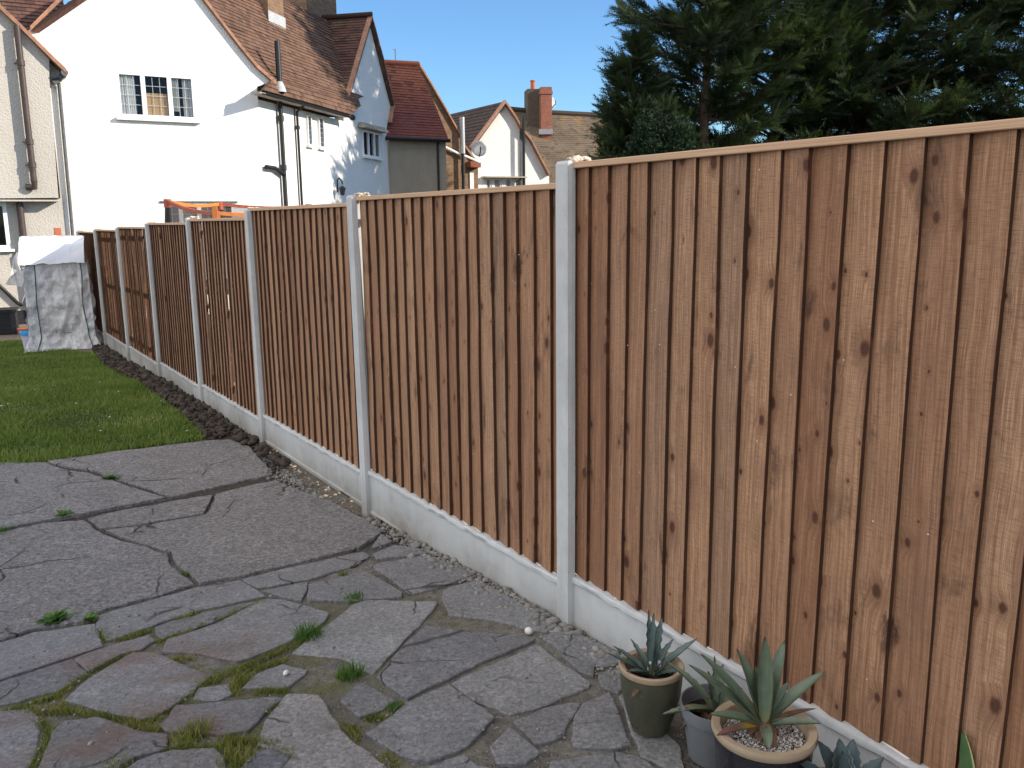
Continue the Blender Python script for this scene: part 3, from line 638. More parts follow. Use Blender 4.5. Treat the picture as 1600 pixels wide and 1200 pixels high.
def tuft(px, py, n, h, spread, mat, label, cat='grass tuft', name='grass_tuft', wd=.004, lean=.55):
    c = gpt(px, py); aa = rng.uniform(0, 6.283, n); XY = c[:2]+np.stack([np.cos(aa), np.sin(aa)], -1)*(spread*1.7*rng.uniform(0, 1, n)**.7)[:, None]; Z = np.array([gz(x, y) for x, y in XY])
    return blades(name, XY, Z-.004, h, wd, mat, label, cat, lean, kind=None)
def tg(o): o['group'] = 'grass tufts and weeds in the paving joints'; return o
TUFTS = [(480, 996, 190, .060, .032, 'weed', 'largest bright green grass tuft, right of the wide slab with rusty edges'),
 (548, 1056, 150, .050, .028, 'weed', 'green grass tuft above the small square slab'), (554, 937, 110, .038, .03, 'weed', 'small green grass tuft behind the big dark slab'),
 (618, 1106, 70, .03, .018, 'weed', 'small green tuft at the right corner of the small square slab'), (302, 1150, 260, .045, .04, 'mossy', 'yellow green grass tuft at the bottom edge near the left'),
 (292, 900, 60, .03, .025, 'weed', 'little green tuft in the crack of the rough concrete'), (362, 1165, 120, .035, .025, 'mossy', 'pale mossy tuft below the dark broken slab'),
 (536, 898, 45, .025, .015, 'mossy', 'dry yellowish sprig in the joint of the upper flagstones'), (370, 1190, 170, .04, .035, 'mossy', 'yellowish tuft cut by the bottom edge of the picture'),
 (0, 833, 100, .05, .035, 'weed', 'green tuft at the left edge in the concrete crack'), (180, 1198, 100, .03, .03, 'mossy', 'rusty brown mossy tuft at the lower left corner')]
for (x, y, n, h, s, mt, lab) in TUFTS: tg(tuft(x, y, n, h, s, M[mt], lab))
# rosette weeds with broader leaves
def weed(px, py, R_, n, label):
    c = gpt(px, py, .01); V = []; F = []; rn = []
    for k in range(n):
        a = random.uniform(0, 6.283); L_ = R_*random.uniform(.4, 1); w_ = L_*random.uniform(.16, .28); rise = random.uniform(.1, .8)
        d = np.array([math.cos(a), math.sin(a), rise]); sd = np.array([-math.sin(a), math.cos(a), random.uniform(-.4, .4)]); o = c+np.array([random.gauss(0, R_*.25), random.gauss(0, R_*.25), 0])
        b = len(V); V += [o, o+d*L_*.5+sd*w_, o+d*L_+np.array([0, 0, -.3*L_*rise]), o+d*L_*.5-sd*w_]; F.append([b, b+1, b+2, b+3]); rn.append(random.random())
    tg(tag(fast_mesh('weed', V, F, M['weed'], rn), label, 'weed'))
weed(85, 969, .06, 90, 'grey green feathery weed, left one of the pair on the concrete edge'); weed(139, 967, .042, 60, 'grey green weed, right one of the pair on the concrete edge')
weed(100, 805, .055, 60, 'low weed in the crack junction of the rough concrete'); weed(172, 748, .06, 60, 'dark low weed near the lawn in the upper crack')
# moss and fine grass filling the joints at the near left
LINES = [((152, 985), (168, 1001)), ((182, 1000), (236, 985)), ((245, 1003), (300, 985)), ((300, 985), (380, 952)), ((380, 952), (412, 940)), ((270, 968), (330, 952)),
 ((137, 1051), (206, 1021)), ((262, 1030), (300, 1030)), ((96, 1080), (137, 1053)), ((40, 1100), (96, 1085)), ((60, 1110), (155, 1116)), ((155, 1116), (235, 1126)), ((235, 1126), (330, 1062)), ((330, 1062), (450, 1012)),
 ((60, 1125), (80, 1150)), ((80, 1150), (50, 1200)), ((360, 1080), (400, 1052)), ((395, 1080), (450, 1078)), ((400, 1120), (440, 1096)), ((385, 1050), (445, 1030)), ((500, 1085), (560, 1150)), ((560, 1150), (620, 1195)), ((540, 1120), (610, 1120)), ((520, 1060), (560, 1050)), ((450, 1012), (500, 985)), ((345, 1155), (420, 1160)), ((410, 1160), (455, 1180)), ((90, 1100), (110, 1110)), ((365, 1085), (375, 1050)), ((360, 1180), (380, 1200)), ((262, 1172), (350, 1165)), ((200, 1130), (250, 1140)), ((300, 1070), (345, 1062)), ((20, 1105), (62, 1112))]
XY = []
for a, b in LINES:
    pa, pb = gpt(*a), gpt(*b); L_ = np.linalg.norm(pb-pa); n = int(L_*2200)
    t = rng.uniform(0, 1, n); q = pa[None, :2]*(1-t[:, None])+pb[None, :2]*t[:, None]+rng.normal(0, .011, (n, 2)); XY.append(q[vnoise(q[:, 0], q[:, 1], 9., 3) > -.17])
XY = np.concatenate(XY)
blades('moss', XY, np.array([gz(x, y)-.012 for x, y in XY]), .024, .0035, M['mossy'], 'yellow green moss and fine grass in the paving joints', 'moss', .8)

# ================================================================== THE FENCE
def cap_mat():
    t = NT('capping_wood'); p = t.pos(); al = t.n('VectorMath', operation='DOT_PRODUCT'); t.set(al.inputs[0], p); t.set(al.inputs[1], tuple(float(k) for k in U)); pz = t.sep(p)[2]; a = al.outputs['Value']
    g = t.noise(t.comb(t.math('MULTIPLY', a, 3.), t.math('MULTIPLY', pz, 420.)), 1, 3, .6); b = t.noise(t.comb(t.math('MULTIPLY', a, 2.2), 1.), 1, 4, .7)
    c = t.mix(t.mapr(g, .35, .65), (.60, .40, .25), (.42, .25, .15)); c = t.mix(t.mapr(b, .62, .72, 0, .6), c, (.20, .08, .05))
    return t.done(c, .75, t.bump(g, .3, .002), .3)
M['capwood'] = cap_mat(); M['crumb'] = plain('crumbling_mortar', (.56, .50, .40), .95, .15, 40, .4)
BAYS = [  # (s near, s far, top z, gravel board top z, ground gap z or None)
 (.70, 2.574, .200, -1.383, .30), (2.60, 4.528, .131, -1.425, .272), (4.575, 6.490, .101, -1.455, .228), (6.525, 8.372, .033, -1.510, .30),
 (8.415, 10.282, .001, -1.548, .30), (10.32, 12.224, -.043, -1.590, .30), (12.265, 14.176, -.084, -1.615, .30), (14.21, 16.10, -.122, -1.66, .30), (-1.25, .62, .22, -1.37, .30)]
BL = ['fence panel nearest the camera behind the potted agaves, knotty brown featheredge boards', 'fence panel between the nearest two concrete posts, orange brown boards',
 'fence panel left of the second post, dark stained boards near its right edge', 'fourth fence panel from the camera, directly below the red and orange trampoline rail',
 'fence panel left of the one under the orange trampoline, thin boards with light slits', 'fence panel with many bright slits in its upper half, third from the wrapped greenhouse',
 'fence panel second from the greenhouse, narrow and steeply foreshortened', 'farthest fence panel, mostly hidden behind the wrapped greenhouse', 'fence panel outside the right edge of the picture']
GL = ['gravel board nearest the camera, behind the plant pots', 'gravel board between the nearest two posts with faint stamped marks at its lower left', 'gravel board with daylight and yellow pebbles under its lower edge',
 'gravel board beside the broad end of the dug soil', 'gravel board along the middle of the soil strip, fifth counting from the pots', 'gravel board sixth from the pots, beside the lawn', 'short looking gravel board nearest to the wrapped greenhouse in plain view', 'gravel board behind the wrapped greenhouse', 'gravel board outside the right edge of the picture']
PB = [(2.5415, .207, -1.70), (4.497, .139, -1.80), (6.462, .094, -1.85), (8.353, .043, -1.85), (10.256, .0, -1.87), (12.2, -.055, -1.93), (14.15, -.087, -1.96), (16.09, -.12, -2.0), (.62, .26, -1.7), (-1.33, .26, -1.7)]
PL = ['tall pale concrete post nearest the camera, between the two nearest fence panels', 'second concrete post from the camera, with a sunlit crumbling top', 'third concrete post, standing where the patio concrete meets the soil', 'fourth concrete post, at the right end of the lawn under the trampoline rail',
 'fifth concrete post from the camera, beside the middle of the lawn', 'sixth concrete post from the camera', 'concrete post just right of the wrapped greenhouse', 'concrete post at the far end behind the greenhouse', 'concrete post just outside the right edge', 'last concrete post at the near end, outside the right edge']
for k, (s0, s1, zt, zg, zb) in enumerate(BAYS):
    mid = frame((s0+s1)/2, .03, zg)
    e = empty('fence_panel', mid, BL[k], 'fence panel', 'featheredge fence panels')
    mb = MB(); s = s0; pitch_w = (s1-s0)/18.; gappy = k in (3, 4, 5, 6)
    Zt = zt-.022; Zb = zg+.002
    if k >= 2: s0g = s0+.012 if False else s0
    while s < s1-.02:
        wd = pitch_w*random.uniform(.86, 1.14)
        if s+wd > s1-.035: wd = s1-s
        r = random.random(); e0 = min(s+wd+.018, s1); lean_ = random.gauss(0, .0016)
        th_ = random.uniform(.018, .024); dz = random.uniform(-.004, .003)
        if gappy and random.random() < (.5 if k in (5, 6) else .22 if k == 4 else .12): e0 = s+wd-random.uniform(.010, .022)
        # cross-section: proud thick edge at the near end, thin edge tucked under the next board; local bow along the height
        nz_ = 7; zs = np.linspace(Zb+dz*.5, Zt, nz_)
        bow = [random.gauss(0, .0012) for _ in zs]; wob = [random.gauss(0, .0009)+lean_*(q-3) for q in range(nz_)]
        o_near = .032; o_far = .0505
        pts = []
        for q, z in enumerate(zs):
            a = s+wob[q]; b_ = e0+wob[q]
            pts.append([frame(a, o_near+bow[q], z), frame(b_, o_far+bow[q], z), frame(b_, o_far+bow[q]+.004, z), frame(a, o_near+bow[q]+th_, z)])
        for q in range(nz_-1):
            A, B = pts[q], pts[q+1]; za, zb_ = zs[q], zs[q+1]; dw = e0-s
            for c in range(4):
                d_ = (c+1) % 4; ua = [0, dw, dw+.01, -.012][c]; ub = [0, dw, dw+.01, -.012][d_]
                if c == 3: ua, ub = -.012, 0
                mb.face([A[c], A[d_], B[d_], B[c]], [(ua, za), (ub, za), (ub, zb_), (ua, zb_)], r)
        mb.face(pts[-1], [(0, Zt), (.1, Zt), (.1, Zt), (0, Zt)], r); mb.face(pts[0][::-1], [(0, Zb)]*4, r)
        s += wd
    mb.build('boards', M['wood'], e, weld=False)
    cp = MB(); cp.fbox(s0+.015, s1-.008, .022, .078, zt-.022, zt, random.random())
    c_ = cp.build('capping_rail', M['capwood'], e); bv = c_.modifiers.new('bev', 'BEVEL'); bv.width = .003; bv.segments = 2
    for zz_ in (Zb+.12, (Zb+Zt)/2, Zt-.1):
        rb = MB(); rb.fbox(s0+.02, s1-.02, .0545, .092, zz_-.02, zz_+.02, random.random()); rb.build('rail', M['capwood'] if k in (3, 4, 5, 6) else M['wood'], e)
    nl = MB()
    if k < 3:
        s = s0+.09
        while s < s1:
            for zz_ in (Zb+.12, (Zb+Zt)/2, Zt-.1):
                p = frame(s+random.uniform(-.01, .01), .0385, zz_+random.uniform(-.012, .012)); nl.tube([p, p-N*.004], .0022, 6)
            s += .1
        pass
    # gravel board
    ge = empty('gravel_board', frame((s0+s1)/2, .03, zg-.15), GL[k], 'gravel board', 'concrete gravel boards')
    g = MB(); ns = 48; top = zg; bot = zg-zb
    prof = lambda s, j: [(.052, bot), (.022, bot), (.020, bot+.004), (.020, bot+.022), (.028, bot+.030), (.0285, top-.032), (.019, top-.024), (.0175, top-.008), (.022, top-.001+j), (.05, top-.001+j)]
    ring = []
    for i in range(ns+1):
        s = s0+(s1-s0)*i/ns; j = .0025*math.sin(i*2.1)+random.gauss(0, .0015)
        s_c = min(max(s, s0+.004), s1-.004); ring.append([frame(s_c, o, z)+np.array([0, 0, j*.5 if q in (6, 7) else 0])+N*(random.gauss(0, .0012) if q in (6, 7, 8) else 0) for q, (o, z) in enumerate(prof(s, j))])
    for i in range(ns):
        for q in range(len(ring[0])):
            q2 = (q+1) % len(ring[0]); g.face([ring[i][q], ring[i][q2], ring[i+1][q2], ring[i+1][q]])
    g.build('board', M['gboard'], ge, smooth=True)
    if k in (1, 2):   # illegible black stamped marks on the lower lip
        mk = MB(); s_ = 4.39 if k == 1 else 4.95; b_ = bot+.004
        for q in range(24 if k == 1 else 18):
            wv = random.uniform(.004, .011); hgt = random.uniform(.006, .012)
            if q in (4, 5, 12, 13): continue
            mk.fbox(s_-wv, s_, .0185, .0196, b_+.003, b_+.003+hgt)
            if random.random() < .5: mk.fbox(s_-wv-.003, s_-wv, .0185, .0196, b_+.008, b_+.011)
            s_ -= wv+random.uniform(.003, .005)
        mk.build('stamped_marks', M['black'], ge, weld=False, label='illegible black stamped lettering')
for k, (s, zt, zb) in enumerate(PB):
    e = empty('concrete_post', frame(s, .05, zb+.1), PL[k], 'concrete post', 'concrete fence posts'); mb = MB()
    # the front-right arris stands at s; body, slots and slightly rounded top
    a0 = s; a1 = s+.074; segs = 14
    cs = [(a0, .001), (a1, .001), (a1+.003, .018), (a1+.004, .032), (a1-.018, .033), (a1-.018, .096), (a1+.010, .098), (a1+.006, .118), (a0-.006, .118), (a0-.012, .098), (a0+.018, .096), (a0+.018, .033), (a0-.004, .032), (a0-.003, .016)]
    zs = np.linspace(zb, zt-.012, segs); ring = []
    ln = [.008, .024, .010][k] if k < 3 else 0.
    for z in zs: ring.append([frame(a+ln*(z+1.6)/1.75, o, z)+N*random.gauss(0, .0004)+U*random.gauss(0, .0004) for a, o in cs])
    ca = (a0+a1)/2; ring.append([frame(ln+ca+(a-ca)*.9, .056+(o-.056)*.9, zt-.001+random.gauss(0, .001)) for a, o in cs])
    for i in range(len(ring)-1):
        for q in range(len(cs)):
            q2 = (q+1) % len(cs); mb.face([ring[i][q], ring[i][q2], ring[i+1][q2], ring[i+1][q]])
    mb.face(ring[-1]); mb.face(ring[0][::-1]); mb.build('post', M['post'], e)
    # crumbly mortar-like top
    rough = lumps('rough_top', [tuple(frame(s+.035+random.uniform(-.03, .04), .055+random.uniform(-.025, .055), zt+random.uniform(-.004, .010))) for _ in range(26)], [random.uniform(.008, .02) for _ in range(26)], M['crumb'], .5, .3, ICO1, kind=None, parent=e)

# ================================================================== HOUSES
GDIR = (math.sin(R(58.7)), math.cos(R(58.7))); SDIR = np.array([math.sin(R(13.5)), math.cos(R(13.5)), 0])
Pg = gpt(45, 505)
GP = Plane(Pg, GDIR)                                                      # the big white gable wall
corner = GP.pt(412, 300); SP = Plane(corner, (SDIR[0], SDIR[1]))         # long white side wall with two windows
SP.n = np.array([SP.d[1], -SP.d[0], 0.])
UPPER = Plane(GP.at(0, 0, .30), GDIR)                                     # jettied upper storey at the far left
def wall_poly(P, pxs, holes=(), th=.25, az=None):
    """a wall cut from pixel outline on its own plane, with real openings and thickness"""
    pts = [P.px(*q) for q in pxs] if az is None else az
    return wall_from(P, pts, holes, th)
def wall_from(P, pts, holes, th):
    mb = MB(); bm = bmesh.new(); edges = []
    for loop in [pts]+[[(h[0], h[2]), (h[1], h[2]), (h[1], h[3]), (h[0], h[3])] for h in holes]:
        vs = [bm.verts.new((a, 0, z)) for a, z in loop]
        for i in range(len(vs)): edges.append(bm.edges.new((vs[i], vs[(i+1) % len(vs)])))
    bmesh.ops.triangle_fill(bm, edges=edges, use_beauty=True, use_dissolve=False)
    for f in bm.faces:
        c = [(v.co.x, v.co.z) for v in f.verts]
        ar = sum(c[i][0]*c[(i+1) % 3][1]-c[(i+1) % 3][0]*c[i][1] for i in range(3))
        if ar < 0: c = c[::-1]
        mb.face([P.at(a, z) for a, z in c], c); mb.face([P.at(a, z, -th) for a, z in c[::-1]], c[::-1])
    bm.free()
    for loop in [pts]+[[(h[0], h[2]), (h[1], h[2]), (h[1], h[3]), (h[0], h[3])] for h in holes]:
        for i in range(len(loop)):
            a, b = loop[i], loop[(i+1) % len(loop)]; mb.face([P.at(*a), P.at(*b), P.at(*b, -th), P.at(*a, -th)], [a, b, b, a])
    return mb
def hole_px(P, x0, y0, x1, y1):                                            # opening from two corner pixels (upper left, lower right)
    a0, zt = P.px(x0, y0); a1, zb = P.px(x1, y1); return (a0, a1, zb, zt)
def window(parent, P, h, lights=3, bars=(2, 4), sill=True, curtain=None, fw=.05, inset=.03, label=None, barw=.0045, heads=False):
    a0, a1, z0, z1 = h; g = .002
    f = MB(); f.pbox(P, a0+g, a1-g, z0+g, z0+fw, -inset-.06, -inset); f.pbox(P, a0+g, a1-g, z1-fw, z1-g, -inset-.06, -inset)
    wl = (a1-a0)/lights
    f.pbox(P, a0+g, a0+fw, z0+fw, z1-fw, -inset-.06, -inset); f.pbox(P, a1-fw, a1-g, z0+fw, z1-fw, -inset-.06, -inset)
    for i in range(1, lights): f.pbox(P, a0+wl*i-fw*.6, a0+wl*i+fw*.6, z0+fw, z1-fw, -inset-.06, -inset)
    o = f.build('window', M['pvc'], parent, label=label, weld=False)
    gl = MB()
    br = MB()
    for i in range(lights):
        b0 = a0+wl*i+(fw if i == 0 else fw*.6); b1 = a0+wl*(i+1)-(fw if i == lights-1 else fw*.6)
        gl.face([P.at(b0, z0+fw, -inset-.04), P.at(b1, z0+fw, -inset-.04), P.at(b1, z1-fw, -inset-.04), P.at(b0, z1-fw, -inset-.04)])
        nx, nz = bars
        for q in range(1, nx+1):
            a = b0+(b1-b0)*q/(nx+1); br.pbox(P, a-barw, a+barw, z0+fw, z1-fw, -inset-.039, -inset-.035)
        for q in range(1, nz+1):
            z = z0+fw+(z1-z0-2*fw)*q/(nz+1); br.pbox(P, b0, b1, z-barw, z+barw, -inset-.0345, -inset-.031)
    gl.build('pane', M['glass'], o, weld=False); br.build('glazing_bars', M['lead'], o, weld=False)
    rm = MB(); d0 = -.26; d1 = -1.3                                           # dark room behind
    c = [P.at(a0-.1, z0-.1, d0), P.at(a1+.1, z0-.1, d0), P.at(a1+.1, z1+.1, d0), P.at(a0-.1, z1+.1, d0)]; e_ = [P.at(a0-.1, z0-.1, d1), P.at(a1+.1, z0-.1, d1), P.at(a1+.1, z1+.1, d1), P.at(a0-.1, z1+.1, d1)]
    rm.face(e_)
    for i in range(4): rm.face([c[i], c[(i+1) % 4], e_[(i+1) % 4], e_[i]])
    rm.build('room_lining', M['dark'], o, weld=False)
    if sill:
        s = MB(); s.pbox(P, a0-.05, a1+.05, z0-.05, z0-.001, .001, .09); s.build('sill', M['pvc'], o)
    if curtain:
        for (f0, f1, drop) in curtain:
            cu = MB(); n = 26; pr = []
            for i in range(n+1):
                a = a0+(a1-a0)*(f0+(f1-f0)*i/n); of = -.085+.018*math.sin(i*1.9)+.008*math.sin(i*4.7)
                pr.append((a, of))
            for i in range(n): cu.face([P.at(pr[i][0], z0+(z1-z0)*drop, pr[i][1]), P.at(pr[i+1][0], z0+(z1-z0)*drop, pr[i+1][1]), P.at(pr[i+1][0], z1, pr[i+1][1]), P.at(pr[i][0], z1, pr[i][1])])
            cu.build('curtain', M['curtain'], o, smooth=True)
    return o
def clip(poly, f):                                                         # keep f(p) >= 0
    out = []
    for i in range(len(poly)):
        a, b = poly[i], poly[(i+1) % len(poly)]; fa, fb = f(a), f(b)
        if fa >= 0: out.append(a)
        if (fa >= 0) != (fb >= 0): t = fa/(fa-fb); out.append((a[0]+(b[0]-a[0])*t, a[1]+(b[1]-a[1])*t))
    return out
def tiled(mb, pts, th=.05, course=.1, lift=.016, jitter=.003):             # planar roof polygon laid in real overlapping courses
    pts = [np.array(p, float) for p in pts]; nn = np.zeros(3)
    for i in range(len(pts)): nn += np.cross(pts[i], pts[(i+1) % len(pts)])
    nn /= np.linalg.norm(nn)
    if nn[2] < 0: nn = -nn
    hu = np.cross(np.array([0, 0, 1.]), nn); hu /= np.linalg.norm(hu); hv = np.cross(nn, hu); o = pts[0]
    q = [((p-o)@hu, (p-o)@hv) for p in pts]
    w = lambda u, v, k=0.: o+hu*u+hv*v+nn*k
    v0 = min(a[1] for a in q); v1 = max(a[1] for a in q); n = int((v1-v0)/course)+1
    for i in range(n):
        lo = v0+i*course; hi = lo+course
        c = clip(clip(q, lambda a: a[1]-lo), lambda a: hi-a[1])
        if len(c) < 3: continue
        ul = min(a[0] for a in c); ur = max(a[0] for a in c); ns = max(1, int((ur-ul)/.66))
        for s in range(ns):
            x0 = ul+(ur-ul)*s/ns; x1 = ul+(ur-ul)*(s+1)/ns
            cc = clip(clip(c, lambda a: a[0]-x0), lambda a: x1-a[0])
            if len(cc) < 3: continue
            j = random.gauss(0, jitter)
            mb.face([w(a[0], a[1], (lift+j)*(hi-a[1])/course) for a in cc], [(a[0]+50, a[1]-v0+.0005) for a in cc])
            lows = sorted([a for a in cc if abs(a[1]-lo) < 1e-6])
            if len(lows) >= 2:
                a, b = lows[0], lows[-1]; mb.face([w(a[0], lo, -.01), w(b[0], lo, -.01), w(b[0], lo, lift+j), w(a[0], lo, lift+j)], [(a[0]+50, .05), (b[0]+50, .05), (b[0]+50, .06), (a[0]+50, .06)])
    mb.face([w(a[0], a[1], -.02) for a in q][::-1], [(a[0]+50, a[1]) for a in q][::-1])
    for i in range(len(q)):
        a, b = q[i], q[(i+1) % len(q)]
        mb.face([w(*a, -.02-th), w(*b, -.02-th), w(*b, 0), w(*a, 0)], [(a[0]+50, .02)]*4)
    mb.face([w(a[0], a[1], -.02-th) for a in q], [(a[0]+50, a[1]) for a in q])
    return mb
def strip_along(mb, pts, r, n=8): return mb.tube(pts, r, n)

# ------------------------------------------------------------------ house 1: the white rendered house
H1 = empty('white_house', GP.at(0, gz(*GP.o[:2])), 'large white rendered house with steep brown tiled roofs and two gables at the upper left', 'house', 'houses beyond the fence')
zG = -2.0
# gable wall outline
apex = GP.px(252, -92); lft = GP.px(93, 0)
verge = [GP.px(*q) for q in ((425, 126), (400, 104), (375, 74), (318, 0))]+[apex]
win1 = hole_px(GP, 179, 110, 309, 190); win1 = (win1[0], win1[1], GP.px(245, 186)[1], GP.px(245, 114)[1])
gw = hole_px(GP, 252, 316, 372, 400); gw = (gw[0], gw[1], GP.px(300, 400)[1], GP.px(310, 317)[1])
aC = GP.px(412, 300)[0]; zE = GP.px(412, 136)[1]
outl = [(-3.2, zG), (aC, zG), (aC, zE), (verge[0][0], verge[0][1]-.02)]+[(a, z-.02) for a, z in verge[1:]]+[GP.px(45, 47), (GP.px(20, 80)[0], GP.px(20, 80)[1])]
outl = [(a if i else GP.px(20, 80)[0], z) for i, (a, z) in enumerate(outl)]
wall_from(GP, outl, [win1, gw], .25).build('wall', M['white'], H1, weld=False, label='white rendered gable wall')
wo_ = window(H1, GP, win1, 3, (2, 3), True, [(.03, .24, .05), (.70, .79, .2), (.84, .97, .1)], .07, .0, 'three light casement window with leaded panes')
# cardboard box standing inside the middle light
bx = MB(); am = win1[0]+(win1[1]-win1[0])*.50; bx.pbox(GP, am-.22, am+.20, win1[2]+.08, win1[2]+.50, -.22, -.065)
bxo = bx.build('cardboard_box', M['cardboard'], None); tag(bxo, 'brown cardboard box standing in the upstairs window of the white gable', 'box')
window(H1, GP, gw, 4, (1, 5), False, [(.30, .36, 0), (.75, .85, 0)], .07, .0, 'ground floor window just above the fence')
ht = MB(); ht.pbox(GP, gw[0]-.03, gw[1]+.06, gw[3]+.002, gw[3]+.035, .001, .03); ht.build('window_head', M['gutter'], H1)
# verge: tile edge bands following the gable
vg = MB()
vline = [GP.at(*GP.px(430, 131), .07)]+[GP.at(a, z, .07) for a, z in verge]+[GP.at(*lft, .07), GP.at(*GP.px(47, 46), .07)]
for i in range(len(vline)-1):
    a, b = vline[i], vline[i+1]; dn = np.array([0, 0, 1.])
    vg.hexa([a+GP.n*.03-dn*.04, b+GP.n*.03-dn*.04, b-GP.n*.1-dn*.04, a-GP.n*.1-dn*.04, a+GP.n*.03+dn*.045, b+GP.n*.03+dn*.045, b-GP.n*.1+dn*.045, a-GP.n*.1+dn*.045])
vg.build('verge_tiles', M['tileedge'], H1, weld=False)
# main roof slope, swept back along the side wall
eave0 = GP.at(*GP.px(410, 143), .20)
tz0, zev = SP.px(411, 146, .36); tz1 = SP.px(549, 180, .36)[0]; zev = (zev+SP.px(549, 180, .36)[1])/2+.04
eave0 = SP.at(tz0, zev, .36)
rows = [eave0]+[GP.at(a, z+.03, .08) for a, z in verge]
print('eave', tz0, tz1, zev, SP.px(411, 146, .36), SP.px(549, 180, .36), 'verge0', rows[1], eave0)
rf = MB()
L_len = 9.5
seg = []
for i in range(len(rows)-1):
    a, b = rows[i], rows[i+1]
    La = 5.0 if i == 0 else L_len
    La = [tz1-tz0, tz1-tz0+.2, tz1-tz0+.8, 7.4, L_len, L_len]
    tiled(rf, [a, a+SDIR*La[i], b+SDIR*La[i+1], b])
rf.build('roof', M['tile'], H1, weld=False, label='steep brown tiled main roof')
# left hand slope (its shaded side) and the dark wing behind the extension
rl = MB(); aL = GP.at(*lft, .07); aX = rows[-1]; aB = GP.at(*GP.px(47, 46), .07)
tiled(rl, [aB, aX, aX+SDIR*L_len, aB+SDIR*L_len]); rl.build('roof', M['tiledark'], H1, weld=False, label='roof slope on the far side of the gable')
WG = Plane(GP.at(0, 0, -.9), GDIR); dk = MB()
wp = [WG.pt(*q) for q in ((-260, 62), (110, 62))]; up_ = [p+np.array([0, 0, 3.0])-WG.n*2.2 for p in wp]
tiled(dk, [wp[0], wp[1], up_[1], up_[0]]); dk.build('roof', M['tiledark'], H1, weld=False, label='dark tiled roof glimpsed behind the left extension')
# side wall, including the second gable that rises from it
zS = zG
g2a = [(536, 163), (556, 95), (576, 30), (596, 102), (611, 164), (604, 200), (609, 300)]
w1a = hole_px(SP, 477, 179, 486, 228); w1b = hole_px(SP, 495, 183, 505, 232)
w2 = hole_px(SP, 565, 202, 594, 250); w2 = (w2[0], w2[1], SP.px(580, 246)[1], SP.px(580, 206)[1])
pE = SP.px(609, 300)[0]; ev = SP.px(412, 150)[1]
g2 = [SP.px(*q) for q in g2a]
outl = [(0, zS), (pE, zS), g2[5], g2[4], g2[3], g2[2], g2[1], g2[0], (g2[0][0], ev-.1), (0.0, ev-.1)]
outl = [(a+0.0, z) for a, z in outl]
wall_from(SP, outl, [w1a, w1b, w2], .25).build('wall', M['white'], H1, weld=False, label='long white side wall dappled with tree shade')
for h in (w1a, w1b): window(H1, SP, h, 1, (1, 5), True, None, .03, -.055, 'narrow leaded casement')
window(H1, SP, w2, 3, (0, 0), True, None, .05, -.03, 'small three light window under a hood')
hd = MB(); a0, a1, z0, z1 = w2
hd.pbox(SP, a0-.28, a1+.2, z1+.03, z1+.10, .001, .22); hd.pbox(SP, a0-.22, a1+.14, z1+.101, z1+.17, .001, .14); hd.build('window_hood', M['woodtrim'], H1, weld=False)
# cross gable roof
B0 = SP.at(*g2[2], .10)+np.array([0, 0, .06]); inw = -SP.n
lo_ = SP.at(*g2[0], .10); lo_ = lo_+(lo_-B0)*.12; hi_ = SP.at(*g2[4], .10); 
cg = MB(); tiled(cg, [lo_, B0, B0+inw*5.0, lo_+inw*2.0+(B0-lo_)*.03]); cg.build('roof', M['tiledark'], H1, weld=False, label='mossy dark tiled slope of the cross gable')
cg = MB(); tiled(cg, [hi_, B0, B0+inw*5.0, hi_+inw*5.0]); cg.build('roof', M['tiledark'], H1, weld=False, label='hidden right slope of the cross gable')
vg = MB(); vl = [lo_, SP.at(*g2[1], .1)+np.array([0, 0, .02]), B0, SP.at(*g2[3], .1)+np.array([0, 0, .03]), SP.at(*g2[4], .1), SP.at(*SP.px(606, 190), .12)]
for i in range(len(vl)-1):
    a, b = vl[i], vl[i+1]; dn = np.array([0, 0, 1.])
    vg.hexa([a+SP.n*.02-dn*.03, b+SP.n*.02-dn*.03, b-SP.n*.12-dn*.03, a-SP.n*.12-dn*.03, a+SP.n*.02+dn*.03, b+SP.n*.02+dn*.03, b-SP.n*.12+dn*.03, a-SP.n*.12+dn*.03])
vg.build('verge_tiles', M['tileedge'], H1, weld=False)
rg = MB(); rg.tube([B0+np.array([0, 0, .06]), B0+inw*4.6+np.array([0, 0, .06])], .07, 10); rg.build('ridge_tiles', M['tiledark'], H1)
# flat backs so the building is closed from other views
bk = MB()
Q = [GP.at(outl[0][0], zG, -.26)]
# gutters and pipes of the side wall
gt = MB(); g0 = eave0+SP.n*.02-np.array([0, 0, .05]); g1 = g0+SDIR*(tz1-tz0)
n_ = 24
for i in range(n_):
    t0, t1 = i/n_, (i+1)/n_
    for k in range(6):
        q0, q1 = math.pi+math.pi*k/6, math.pi+math.pi*(k+1)/6
        f = lambda t, q: g0*(1-t)+g1*t+SP.n*math.cos(q)*.048+np.array([0, 0, math.sin(q)*.048])
        gt.face([f(t0, q0), f(t0, q1), f(t1, q1), f(t1, q0)])
gt.tube([g1-np.array([0, 0, .02]), g1+SDIR*.06-np.array([0, 0, .02])], .07, 10)
go = gt.build('gutter', M['black'], H1, weld=False); so_ = go.modifiers.new('t', 'SOLIDIFY'); so_.thickness = .006
sf = MB(); sf.hexa([g0-SP.n*.30-np.array([0, 0, .02]), g1-SP.n*.30-np.array([0, 0, .02]), g1-SP.n*.08-np.array([0, 0, .02]), g0-SP.n*.08-np.array([0, 0, .02])]+[q+np.array([0, 0, .03]) for q in (g0-SP.n*.30, g1-SP.n*.30, g1-SP.n*.08, g0-SP.n*.08)]); sf.build('soffit', M['woodtrim'], H1)
def P3(P, x, y, off): return P.pt(x, y, off)
